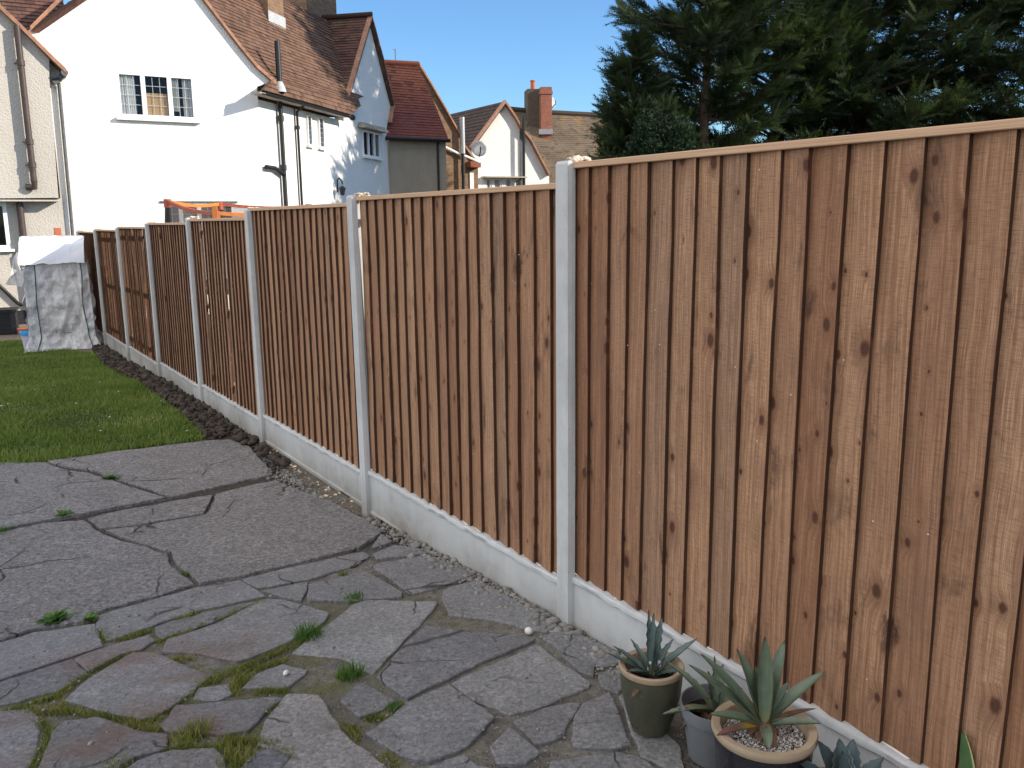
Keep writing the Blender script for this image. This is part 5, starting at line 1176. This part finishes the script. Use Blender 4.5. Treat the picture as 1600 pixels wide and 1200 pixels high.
# the left door flap hanging open
m_ = MB(); sheet(m_, lambda u, v: GH.at(-.03-.20*u*(v*.9+.15)-.02*math.sin(v*7), zTop+.10-.46*v+.05*u, .03+.05*math.sin(u*5+v*3)), 10, 16); m_.build('door_flap', pl_.m, gh, smooth=True, weld=False)
STK = [('plant_pot', M['terracotta'], gzb+.25, .1), ('plant_pot', M['terracotta'], gzb+.62, .1)]
potproto = None; kk = 0
LB = ['terracotta pot on the lowest shelf inside the plastic greenhouse, left', 'terracotta pot on the lowest shelf inside the plastic greenhouse, right', 'terracotta pot on the middle shelf inside the plastic greenhouse', 'terracotta pot at the right of the middle shelf inside the plastic greenhouse', 'terracotta pot on the top shelf inside the plastic greenhouse', 'terracotta pot at the right of the top shelf inside the plastic greenhouse']
for z in (gzb+.255, gzb+.625, gzb+1.005):
    for a in (.25, .55):
        e = empty('flower_pot', GH.at(a+random.uniform(-.04, .04), z, -.2), LB[kk], 'plant pot', 'pots inside the greenhouse'); kk += 1
        m = MB(); c = np.array(e.location[:]); m.lathe(c, [(0, .0), (.05, 0), (.075, .13), (.085, .13), (.085, .16), (.07, .16), (.06, .1), (0, .1)], 18); m.build('pot', M['terracotta'] if kk % 2 else M['cardboard'], e, smooth=True)
        XY = c[:2]+rng.normal(0, .03, (90, 2)); blades('leaves', XY, np.full(90, c[2]+.1), .16, .016, M['weed'] if kk % 3 else M['mossy'], None, None, .6, kind=None, parent=e)
# bucket
bc = gpt(47, 546); be = empty('bucket', bc, 'small translucent bucket with a blue rim on the lawn beside the greenhouse', 'bucket')
bp = plain('milky_plastic', (.48, .46, .55), .4, .08, 12, .05); bb = plain('blue_plastic', (.05, .30, .62), .4, .05, 12, .02)
m_ = MB(); m_.lathe(bc, [(0, .005), (.075, .005), (.105, .24), (.10, .24), (.07, .02), (0, .02)], 28); m_.build('body', bp, be, smooth=True)
m_ = MB(); m_.lathe(bc, [(.101, .225), (.114, .225), (.118, .275), (.106, .285), (.101, .275)], 28); m_.build('rim', bb, be, smooth=True)
# dark planter by the wall
pc = gpt(-4, 524); pe = empty('planter', pc, 'black square planter box at the left edge below the window', 'planter')
m_ = MB(); cbox(m_, pc+np.array([-.1, .25, 0]), .28, .25, pc[2], pc[2]+.42, .45); cbox(m_, pc+np.array([-.1, .25, 0]), .30, .27, pc[2]+.38, pc[2]+.43, .45); m_.build('box', M['plinth'], pe, weld=False)
m_ = MB(); c = pc+np.array([-.1, .25, 0])
for j in range(5): cbox(m_, c, .284, .254, pc[2]+.03+j*.07, pc[2]+.05+j*.07, .45)
m_.build('ribs', M['black'], pe, weld=False)
# small terracotta chimney liner and a low tray seen beyond the greenhouse
q = GP.pt(87, 362, .35); tt = empty('terracotta_pot', q, 'small orange terracotta block on the wall ledge above the greenhouse', 'pot'); m_ = MB(); m_.pbox(GP, GP.px(82.5, 360)[0], GP.px(92.5, 360)[0], GP.px(87, 380)[1], GP.px(87, 356)[1], .25, .42); m_.build('block', M['terracotta'], tt)
q = gpt(40, 522); tg_ = MB(); tg_.lathe(q, [(0, .0), (.10, 0), (.13, .10), (.12, .10), (.09, .03), (0, .03)], 20); o_ = tg_.build('plant_saucer', M['terracotta'], None, smooth=True); tag(o_, 'dark red plant dish on the ground behind the blue rimmed bucket', 'plant dish')

# ================================================================== TREES
def frame_from(d, roll):
    d = d/np.linalg.norm(d, axis=-1, keepdims=True); ref = np.where(np.abs(d[:, 2:3]) < .95, np.array([[0, 0, 1.]]), np.array([[1., 0, 0]]))
    a = np.cross(d, ref); a /= np.linalg.norm(a, axis=-1, keepdims=True); b = np.cross(a, d)
    c, s = np.cos(roll)[:, None], np.sin(roll)[:, None]; return d, a*c+b*s, -a*s+b*c
def plume():                                  # one feathery spray: an axis with paired pointed leaflets
    T = []
    n = 7
    for i in range(n):
        t = .06+.90*i/n; L = .30*(1-t*.55)*(1 if i else .7)
        for sg in (-1, 1):
            b = np.array([t, 0, 0]); tip = np.array([t+L*.75, sg*L*.62, .04*sg*(i % 2)]); w = .042
            T.append([b+np.array([-w, 0, 0]), b+np.array([w, 0, 0]), tip])
    T.append([np.array([0, -.02, 0]), np.array([0, .02, 0]), np.array([1, 0, 0])]); T.append([np.array([.7, -.025, 0]), np.array([.7, .025, 0]), np.array([1.12, 0, 0])])
    return np.array(T)
PL = plume()
def conifer(name, loc, h, R0, z0, nbr, label, group, seed, plumes=16, size=.36, gap=.0, dens=4.1, shape=1., lean=(0, 0), cat='tree'):
    g = np.random.default_rng(seed); loc = np.array(loc, float); e = empty(name, loc, label, cat, group)
    tk = MB(); pts = [loc+np.array([lean[0]*t+.05*math.sin(t*5+seed), lean[1]*t, h*t*.97]) for t in np.linspace(0, 1, 14)]; tk.tube(pts, [max(.010, .10*(h/8)*(1-t)**.8) for t in np.linspace(0, 1, 14)], 9)
    O = []; D = []; S = []; RN = []
    for k in range(nbr):
        t = (z0+(h-z0)*g.uniform(0, 1)**1.05)/h; hz = h*t; az = g.uniform(0, 6.283)
        prof = (1-((hz-z0)/(h-z0)))**(.75*shape)*(.62+.38*min(1, (hz-z0+.4)/1.6)); L = max(.25, R0*prof*g.choice([g.uniform(.5, .95), g.uniform(.9, 1.3)]))
        if gap and math.sin(az*2+hz*2.1+seed)*math.sin(hz*3.7+seed*1.7) > 1-gap: continue
        rise = g.uniform(-.10, .45)+.5*t; c = loc+np.array([lean[0]*t, lean[1]*t, hz]); d = np.array([math.cos(az), math.sin(az), 0]); n = 7
        bp_ = [c+d*L*u+np.array([0, 0, L*(rise*u-.16*u*u+.16*u**3)]) for u in np.linspace(0, 1, n)]
        tk.tube(bp_, [.028*(1-.85*u)*(L/1.5) for u in np.linspace(0, 1, n)], 4, caps=False)
        m = int(plumes*dens*(.5+L/R0*.8)); u = g.uniform(.08, 1, m)**.7; i = np.minimum((u*(n-1)).astype(int), n-2); f = (u*(n-1)-i)[:, None]; B = np.array(bp_)
        o = B[i]*(1-f)+B[i+1]*f; dd = d[None]*g.uniform(.25, 1., (m, 1))+np.array([[-d[1], d[0], 0]])*g.normal(0, .55, (m, 1)); dd[:, 2] = g.uniform(-.25, .75, m)+.2*rise
        O.append(o+g.normal(0, .06, (m, 3))); D.append(dd); S.append(size*.78*g.uniform(.5, 1.3, m)*(1.1-.4*t)); RN.append(np.clip(g.normal(.42+.25*g.uniform(-1, 1), .14, m)+.12*(u-.5), 0, 1))
    O = np.concatenate(O); D = np.concatenate(D); S = np.concatenate(S); RN = np.concatenate(RN); d, a, b = frame_from(D, g.uniform(0, 6.283, len(O)))
    V = O[:, None, None]+S[:, None, None, None]*(PL[None, :, :, 0:1]*d[:, None, None]+PL[None, :, :, 1:2]*a[:, None, None]+PL[None, :, :, 2:3]*b[:, None, None])
    nt_ = V.shape[0]*V.shape[1]; V = V.reshape(-1, 3); cr = fast_mesh('crown', V, np.arange(nt_*3).reshape(-1, 3), M['conifer'], np.repeat(RN, len(PL)), e)
    tk.build('trunk', M['bark'], e, smooth=True, weld=False); return e
def tz(x, y): return gz(x, y)-.1
TG = 'conifers beyond the fence'
def tree_at(px, dep, *a, **k): q = ray(px, 330); q = q*(dep/q[1]); return conifer('conifer_tree', (q[0], dep, tz(q[0], dep)), *a, **k)
tree_at(990, 22.6, 6.3, 1.3, .5, 170, 'shortest conifer, feathery and leaning into the sky at the left end of the row', TG, 3, plumes=18, shape=.85, size=.60)
tree_at(1098, 23.6, 13.5, 2.5, 1.0, 250, 'tall dark conifer with ragged left outline above the shortest one', TG, 4, plumes=22, size=.66, gap=.05, shape=.5)
tree_at(1205, 25.6, 14, 3.0, 1.0, 230, 'tall conifer second from the left with blue sky gaps beside its trunk', TG, 8, plumes=20, size=.74, gap=.15, shape=.5)
tree_at(1330, 26.0, 14, 3.1, 1.0, 230, 'tall conifer in the middle right of the row with a brown trunk showing', TG, 5, plumes=20, size=.74, gap=.2, shape=.5)
tree_at(1460, 26.4, 14, 3.1, 1.1, 220, 'conifer with sunlit yellow green sprays near the right side', TG, 6, plumes=20, size=.74, gap=.2, shape=.5)
tree_at(1595, 26.0, 14, 3.1, 1.0, 220, 'rightmost conifer cut by the right edge of the picture', TG, 7, plumes=20, size=.74, gap=.2, shape=.5)
# rounded dark evergreen shrub in front of the conifers
q = ray(1030, 330); q = q*(12.5/q[1]); sh = empty('evergreen_shrub', (q[0], q[1], tz(q[0], q[1])), 'rounded dense evergreen shrub with small glossy leaves just above the fence below the conifers', 'shrub')
n = 19000; v = rng.normal(0, 1, (n, 3)); v /= np.linalg.norm(v, axis=1, keepdims=True); rr = 1-np.abs(rng.normal(0, .13, n)); bumpy = 1+.10*np.sin(v[:, 0]*7+1)*np.sin(v[:, 2]*6)+.06*np.sin(v[:, 1]*13+v[:, 2]*9)
c = np.array([q[0], q[1], .22]); P = c+v*np.array([.66, .66, 1.18])*(rr*bumpy)[:, None]
d, a, b = frame_from(v+rng.normal(0, .6, (n, 3)), rng.uniform(0, 6.28, n)); s = rng.uniform(.025, .05, n)[:, None]
V = np.stack([P-a*s*.5, P+d*s*.6-b*s*.1, P+a*s*.5, P-d*s*.8], 1)
fast_mesh('leaves', V, np.arange(n*4).reshape(-1, 4), M['shrub'], rng.uniform(0, 1, n), sh)
m_ = MB(); 
for k in range(7): a_ = k*.9; m_.tube([(q[0], q[1], tz(q[0], q[1])), (q[0]+.12*math.cos(a_), q[1]+.12*math.sin(a_), -1.2), (q[0]+.5*math.cos(a_), q[1]+.5*math.sin(a_), -.3)], [.04, .03, .012], 6)
m_.build('trunk', M['bark'], sh, weld=False)
# ================================================================== POTS AND AGAVES
def glaze(name, c, c2, rough=.25):
    t = NT(name); p = t.pos(); a = t.noise(p, 9, 5, .6, .5); b = t.noise(p, 60, 4, .6); s = t.noise(t.vscale(p, (30, 30, 4)), 1, 4)
    k = t.mix(t.mapr(a, .35, .65), c, c2); k = t.mix(t.mapr(s, .5, .75, 0, .35), k, tuple(q*.5 for q in c)); k = t.mix(t.mapr(b, .6, .75, 0, .3), k, (.22, .20, .16))
    return t.done(k, t.mapr(b, .3, .7, rough, rough+.25), t.bump(b, .15, .002), .5)
M['green_glaze'] = glaze('green_glaze', (.045, .048, .030), (.07, .068, .042)); M['black_glaze'] = glaze('black_glaze', (.012, .012, .016), (.02, .02, .024), .2)
M['rim'] = plain('bare_clay_rim', (.33, .25, .165), .8, .14, 18, .15); M['greyplastic'] = plain('grey_plastic_pot', (.145, .15, .16), .5, .12, 14, .05)
M['compost'] = soil_mat('dark_compost', (.018, .013, .010), (.035, .026, .02))
def agave_mat(name, c1, c2, edge):
    t = NT(name); s = t.sep(t.uv()); r = t.attr(); n = t.noise(t.pos(), 22, 4, .6); l = t.noise(t.comb(t.math('MULTIPLY', s[0], 26), t.math('MULTIPLY', s[1], 1.5)), 1, 3)
    c = t.mix(t.mapr(n, .3, .7), c1, c2); c = t.mix(t.mapr(l, .4, .7, 0, .4), c, tuple(k*.6 for k in c1))
    c = t.mix(t.mapr(s[1], .22, .0, 0, .75), c, (.20, .19, .07))                       # paler leaf base
    c = t.mix(t.math('MULTIPLY', t.mapr(r, .78, .82), t.mapr(s[1], .55, .25)), c, (.42, .23, .035))   # yellowing leaves
    c = t.mix(t.math('MULTIPLY', t.mapr(r, .9, .93), t.mapr(t.math('ADD', s[1], t.math('MULTIPLY', n, .4)), .55, .8)), c, (.13, .06, .05))
    c = t.mix(t.mapr(s[1], .93, .98), c, (.05, .025, .02))
    ed = t.math('ABSOLUTE', t.math('SUBTRACT', s[0], .5)); c = t.mix(t.mapr(ed, .44, .49, 0, .8), c, edge)
    return t.done(c, .42, t.bump(l, .25, .002), .45)
M['agave'] = agave_mat('agave_leaf', (.07, .105, .07), (.14, .175, .11), (.13, .13, .07)); M['agaveblue'] = agave_mat('blue_agave_leaf', (.055, .095, .085), (.115, .155, .14), (.08, .09, .06))
M['agavedark'] = agave_mat('dark_blue_agave_leaf', (.035, .06, .065), (.06, .09, .095), (.20, .20, .17)); M['agavevar'] = agave_mat('variegated_leaf', (.05, .11, .04), (.08, .14, .05), (.55, .52, .22))
M['dead'] = plain('withered_leaf', (.15, .085, .055), .9, .4, 25, .5)
def leaf(mb, base, az, el, L, W, curl=.25, fold=.35, teeth=False, rnd=.3, belly=.45, twist=0., nl=14, nw=6):
    """a thick agave leaf: rosette direction az, elevation el; curl > 0 bends it down, < 0 up"""
    W = W*1.2; d = np.array([math.cos(az), math.sin(az), 0]); sd0 = np.array([-math.sin(az), math.cos(az), 0]); p = np.array(base, float); rows = []; el_ = el
    for i in range(nl+1):
        t = i/nl; w = W*(.42+1.16*t/belly*(1-t/(2*belly)))*.72 if t < belly else W*(1-((t-belly)/(1-belly))**1.9)**.8*1.0*.72
        w = max(w, .0012); el_ = el-curl*t; dirv = d*math.cos(el_)+np.array([0, 0, math.sin(el_)]); nrm = -d*math.sin(el_)+np.array([0, 0, math.cos(el_)])
        tw = twist*t; sd = sd0*math.cos(tw)+nrm*math.sin(tw); nr = nrm*math.cos(tw)-sd0*math.sin(tw); row = []
        for j in range(nw+1):
            q = j/nw*2-1; jag = (.0022*(1 if i % 2 else -1) if teeth and abs(q) == 1 and 1 < i < nl-1 else 0)
            row.append((p+sd*(q*w/2+q*jag)+nr*(fold*w*.5*q*q+ .004*(t*8 % 1)*abs(q)*0), (j/nw, t)))
        th = .007*(1-t)**.6*(W/.06); und = [(P_-nr*(th*(1-((k/nw)*2-1)**2)+.0004), uv) for k, (P_, uv) in enumerate(row)]
        rows.append((row, und)); p = p+dirv*L/nl
    for i in range(nl):
        for j in range(nw):
            a, b = rows[i], rows[i+1]; q = [a[0][j], a[0][j+1], b[0][j+1], b[0][j]]; mb.face([x[0] for x in q], [x[1] for x in q], rnd)
            q = [a[1][j+1], a[1][j], b[1][j], b[1][j+1]]; mb.face([x[0] for x in q], [x[1] for x in q], rnd)
    return rows[-1][0][nw//2][0]
def ctr_px(px, py, z): k = ray(px, py); return k*(z/k[2])
# pot 1: olive glazed pot, unglazed rim
zb1 = -1.578
def pot_body(e, c, prof, mat, name='pot'): m = MB(); m.lathe(c, prof, 56); return m.build(name, mat, e, smooth=True)
z1r = zb1+.215; c1_ = ctr_px(1018, 1038, z1r); c1_[2] = zb1
def radius_at(c, z, halfpx): dd = np.array([c[0], c[1], z])@FW; return halfpx*dd/FPX
r1 = radius_at(c1_, z1r, 50)
P1 = empty('plant_pot', c1_, 'olive green glazed pot with a pale clay rim, leftmost of the pots', 'plant pot', 'potted agaves at the fence')
pot_body(P1, c1_, [(0, .004), (r1*.56, 0), (r1*.60, .006), (r1*.80, .07), (r1*.93, .13), (r1*.965, .17), (r1*.965, .192), (r1*.96, .199)], M['green_glaze'])
pot_body(P1, c1_, [(r1*.955, .199), (r1*1.0, .2), (r1*1.02, .207), (r1*1.01, .215), (r1*.97, .218), (r1*.84, .213), (r1*.80, .20), (r1*.76, .15), (r1*.7, .12)], M['rim'], 'rim')
m = MB(); m.lathe(c1_+np.array([0, 0, .168]), [(0, .012), (r1*.4, .008), (r1*.79, 0)], 30); m.build('compost', M['compost'], P1, smooth=True)
A1 = empty('agave', c1_+np.array([0, 0, .17]), 'small blue green agave with pointed leaves in the olive green pot', 'agave plant')
m = MB(); b = c1_+np.array([0, 0, .172])
# azimuths: 0 = to the right of the camera, 90 = away from it
for az, el, L, W, cu, tw, rn in [(175, 33, .155, .030, .15, 0, .2), (162, 42, .15, .030, .25, 0, .3), (100, 78, .21, .030, -.05, .1, .2), (75, 80, .20, .034, .0, 0, .25), (55, 70, .185, .042, .1, 0, .3), (15, 38, .19, .036, .12, .1, .1), (-5, 26, .12, .03, .7, 0, .3), (215, 40, .12, .030, .5, 0, .4), (130, 55, .13, .028, .3, 0, .35), (40, 50, .14, .03, .3, 0, .2), (0, 85, .16, .02, 0, 0, .2)]:
    leaf(m, b, R(az), R(el), L, W, cu, .5, True, rn*.7, .4, tw)
m.build('leaves', M['agaveblue'], A1, smooth=True)
m = MB(); leaf(m, b+np.array([-.02, -.03, 0]), R(235), R(12), .10, .025, .5, .3, False, .2); leaf(m, b, R(200), R(5), .08, .02, .3, .3); m.build('withered_leaf', M['dead'], A1, smooth=True)
for k, (px, py, lab) in enumerate([(1018, 1043, 'left white plant label in the olive green pot'), (1030, 1041, 'right white plant label in the olive green pot')]):
    q = ctr_px(px-2, py+10, zb1+.178); mk = MB(); d = np.array([0, -.0, 1.]); a = np.array([1., .05, 0])*.0085; n_ = np.array([.05, -1, 0])*.0012
    mk.hexa([q-a-d*.03-n_, q+a-d*.03-n_, q+a-d*.03+n_, q-a-d*.03+n_, q-a+d*.034-n_, q+a+d*.034-n_, q+a+d*.034+n_, q-a+d*.034+n_]); mk.tube([q+d*.034-n_, q+d*.034+n_], .0085, 14)
    o = mk.build('plant_label', M['pvc'], None); tag(o, lab, 'plant label', 'plant labels')
# pot 2: grey plastic pot
zb2 = -1.575; z2r = zb2+.17; c2_ = ctr_px(1118, 1098, z2r); c2_[2] = zb2; r2 = radius_at(c2_, z2r, 55)
P2_ = empty('plant_pot', c2_, 'plain grey plastic pot with a half withered agave, between the two glazed pots', 'plant pot', 'potted agaves at the fence')
pot_body(P2_, c2_, [(0, .003), (r2*.70, 0), (r2*.72, .004), (r2*.90, .132), (r2*.96, .134), (r2*1.0, .168), (r2*.99, .173), (r2*.95, .172), (r2*.90, .13), (r2*.85, .1)], M['greyplastic'])
m = MB(); m.lathe(c2_+np.array([0, 0, .128]), [(0, .01), (r2*.9, 0)], 30); m.build('compost', M['compost'], P2_, smooth=True)
A2 = empty('agave', c2_+np.array([0, 0, .13]), 'agave with drooping brown and yellow leaves in the grey plastic pot', 'agave plant')
m = MB(); b = c2_+np.array([.0, .0, .14])
for az, el, L, W, cu, tw, rn in [(150, 52, .20, .036, .55, 0, .2), (178, 8, .16, .04, .45, .2, .88), (120, 75, .12, .040, .1, 0, .3), (60, 68, .14, .038, .25, 0, .3), (20, 40, .11, .038, .3, .3, .3), (95, 82, .17, .024, 0, 0, .4), (205, 30, .12, .035, .5, .2, .2), (240, 60, .08, .034, .2, 0, .3)]:
    leaf(m, b, R(az), R(el), L, W, cu, .5, True, rn, .42, tw)
m.build('leaves', M['agave'], A2, smooth=True)
m = MB()
for az, el, L, W in ((168, 20, .14, .04), (190, 5, .12, .03), (8, 30, .10, .05), (330, 20, .08, .03), (300, 10, .07, .03), (270, -10, .06, .03), (100, 20, .07, .03)): leaf(m, b-np.array([0, 0, .01]), R(az), R(el), L, W, .9, .6, False, .2, .4, .4)
for k in range(26): a = random.uniform(0, 6.28); m.tube([b+np.array([.01*math.cos(a), .01*math.sin(a), 0]), b+np.array([.035*math.cos(a+.5), .035*math.sin(a+.5), .005]), b+np.array([.045*math.cos(a+1.2), .045*math.sin(a+1.2), -.012])], .004, 5)
m.build('withered_leaf', M['dead'], A2, smooth=True, label='withered brown leaves round the base')
# pot 3: large black glazed pot with wide clay rim and a gravel top
zb3 = -1.572; z3r = zb3+.30; c3_ = ctr_px(1194, 1132, z3r); c3_[2] = zb3; r3 = radius_at(c3_, z3r, 80.5)
P3o = empty('plant_pot', c3_, 'large black glazed pot with a wide beige rim and white gravel', 'plant pot', 'potted agaves at the fence')
pot_body(P3o, c3_, [(0, .004), (r3*.58, 0), (r3*.62, .008), (r3*.80, .10), (r3*.90, .20), (r3*.925, .25), (r3*.925, .275)], M['black_glaze'])
pot_body(P3o, c3_, [(r3*.92, .274), (r3*.97, .276), (r3*1.0, .284), (r3*1.0, .292), (r3*.98, .299), (r3*.84, .296), (r3*.81, .29), (r3*.785, .26), (r3*.76, .22)], M['rim'], 'rim')
m = MB(); m.lathe(c3_+np.array([0, 0, .262]), [(0, .006), (r3*.78, 0)], 30); m.build('compost', M['compost'], P3o, smooth=True)
P = []; Z = []
for k in range(2600):
    a = random.uniform(0, 6.28); rr = r3*.775*math.sqrt(random.random()); s = random.uniform(.0016, .0042); P.append((c3_[0]+rr*math.cos(a), c3_[1]+rr*math.sin(a), zb3+.266+random.uniform(0, .006))); Z.append(s)
gm = NT('white_pot_gravel'); gm.done(gm.ramp(gm.attr(), [(0, (.10, .08, .07)), (.3, (.26, .22, .19)), (.6, (.45, .42, .38)), (1, (.62, .60, .57))]), .7)
lumps('pot_gravel', P, Z, gm.m, .8, .15, ICO1, kind='stuff', parent=P3o)
A3 = empty('agave', c3_+np.array([0, 0, .27]), 'largest agave with long grey green leaves in the black pot with the beige rim', 'agave plant')
m = MB(); b = c3_+np.array([0, .005, .295])
for az, el, L, W, cu, tw, rn in [(92, 84, .235, .046, -.02, 0, .2), (135, 68, .20, .044, .12, 0, .25), (158, 48, .235, .046, .10, .1, .3), (165, 38, .24, .044, .05, .1, .2), (48, 62, .22, .044, .0, 0, .3), (18, 36, .215, .044, .12, 0, .15), (60, 64, .15, .036, .1, 0, .4), (110, 74, .15, .046, .1, 0, .6), (185, 22, .15, .040, .25, 0, .3), (200, 8, .14, .032, .25, 0, .95), (-12, 14, .14, .034, .2, 0, .4), (262, 14, .09, .034, .8, 0, .5), (75, 72, .17, .05, 0, 0, .3), (120, 60, .17, .04, 0, 0, .85), (30, 50, .13, .036, .1, 0, .35)]:
    leaf(m, b, R(az), R(el), L, W, cu, .55, False, rn, .5, tw, 16)
m.build('leaves', M['agave'], A3, smooth=True)
m = MB()
for k in range(9): a = k*.7; leaf(m, b-np.array([0, 0, .006]), a, R(random.uniform(-15, 20)), random.uniform(.04, .08), .03, 1.2, .6, False, .2, .4, .3)
leaf(m, b, R(12), R(18), .15, .022, .3, .5); m.lathe(b-np.array([0, 0, .03]), [(.0, .04), (.022, .035), (.03, .015), (.034, 0)], 14); m.build('withered_leaf', M['dead'], A3, smooth=True, label='brown stump and dead leaf bases')
# pot 4: dark blue spiny agave whose pot is cut off by the lower edge
zb4 = -1.57; c4_ = ctr_px(1322, 1238, zb4+.2); c4_[2] = zb4; r4 = .11
P4 = empty('plant_pot', c4_, 'terracotta pot below the lower edge carrying the dark spiny agave', 'plant pot', 'potted agaves at the fence')
pot_body(P4, c4_, [(0, .003), (r4*.7, 0), (r4*.93, .15), (r4*1.02, .152), (r4*1.03, .19), (r4*.95, .192), (r4*.88, .15)], M['terracotta']); m = MB(); m.lathe(c4_+np.array([0, 0, .155]), [(0, .01), (r4*.9, 0)], 24); m.build('compost', M['compost'], P4)
A4 = empty('agave', c4_+np.array([0, 0, .16]), 'dark blue green spiny agave at the bottom edge, right of the black pot', 'agave plant')
m = MB(); b = c4_+np.array([0, 0, .17])
for az, el, L, W, cu, tw, rn in [(135, 62, .155, .080, .1, .2, .2), (95, 70, .15, .066, .0, 0, .3), (60, 64, .15, .066, .1, 0, .25), (25, 42, .15, .055, .2, 0, .3), (165, 45, .15, .07, .2, 0, .2), (110, 80, .13, .05, 0, 0, .3), (200, 40, .12, .05, .3, 0, .2), (-20, 40, .12, .05, .3, 0, .2), (250, 50, .1, .05, .3, 0, .2), (300, 50, .1, .05, .3, 0, .2)]:
    leaf(m, b, R(az), R(el), L, W, cu, .35, True, rn, .5, tw, 16)
m.build('leaves', M['agavedark'], A4, smooth=True)
# pot 5: striped plant, only one leaf tip enters at the lower right
c5_ = ctr_px(1528, 1140, -1.235); c5_ = c5_-N*.035; c5_[2] = -1.57
P5 = empty('plant_pot', c5_, 'small terracotta pot below the lower right edge holding the striped plant', 'plant pot', 'potted agaves at the fence')
pot_body(P5, c5_, [(0, .003), (.055, 0), (.075, .12), (.082, .122), (.083, .15), (.076, .15), (.07, .12)], M['terracotta']); m = MB(); m.lathe(c5_+np.array([0, 0, .12]), [(0, .01), (.07, 0)], 20); m.build('compost', M['compost'], P5)
A5 = empty('agave', c5_+np.array([0, 0, .13]), 'green leaf with cream margins whose tip rises at the lower right corner', 'striped plant')
m = MB(); b = c5_+np.array([0, 0, .13]); tip = ctr_px(1509, 1150, -1.27)
for az, el, L, W, cu, tw, rn in [(175, 85, .22, .07, 0, .0, .2), (200, 55, .13, .034, .2, 0, .3), (330, 55, .13, .034, .2, 0, .3), (20, 60, .13, .034, .2, 0, .3), (260, 60, .11, .034, .2, 0, .3)]: leaf(m, b, R(az), R(el), L, W, cu, .7, False, rn, .35, tw)
m.build('leaves', M['agavevar'], A5, smooth=True)
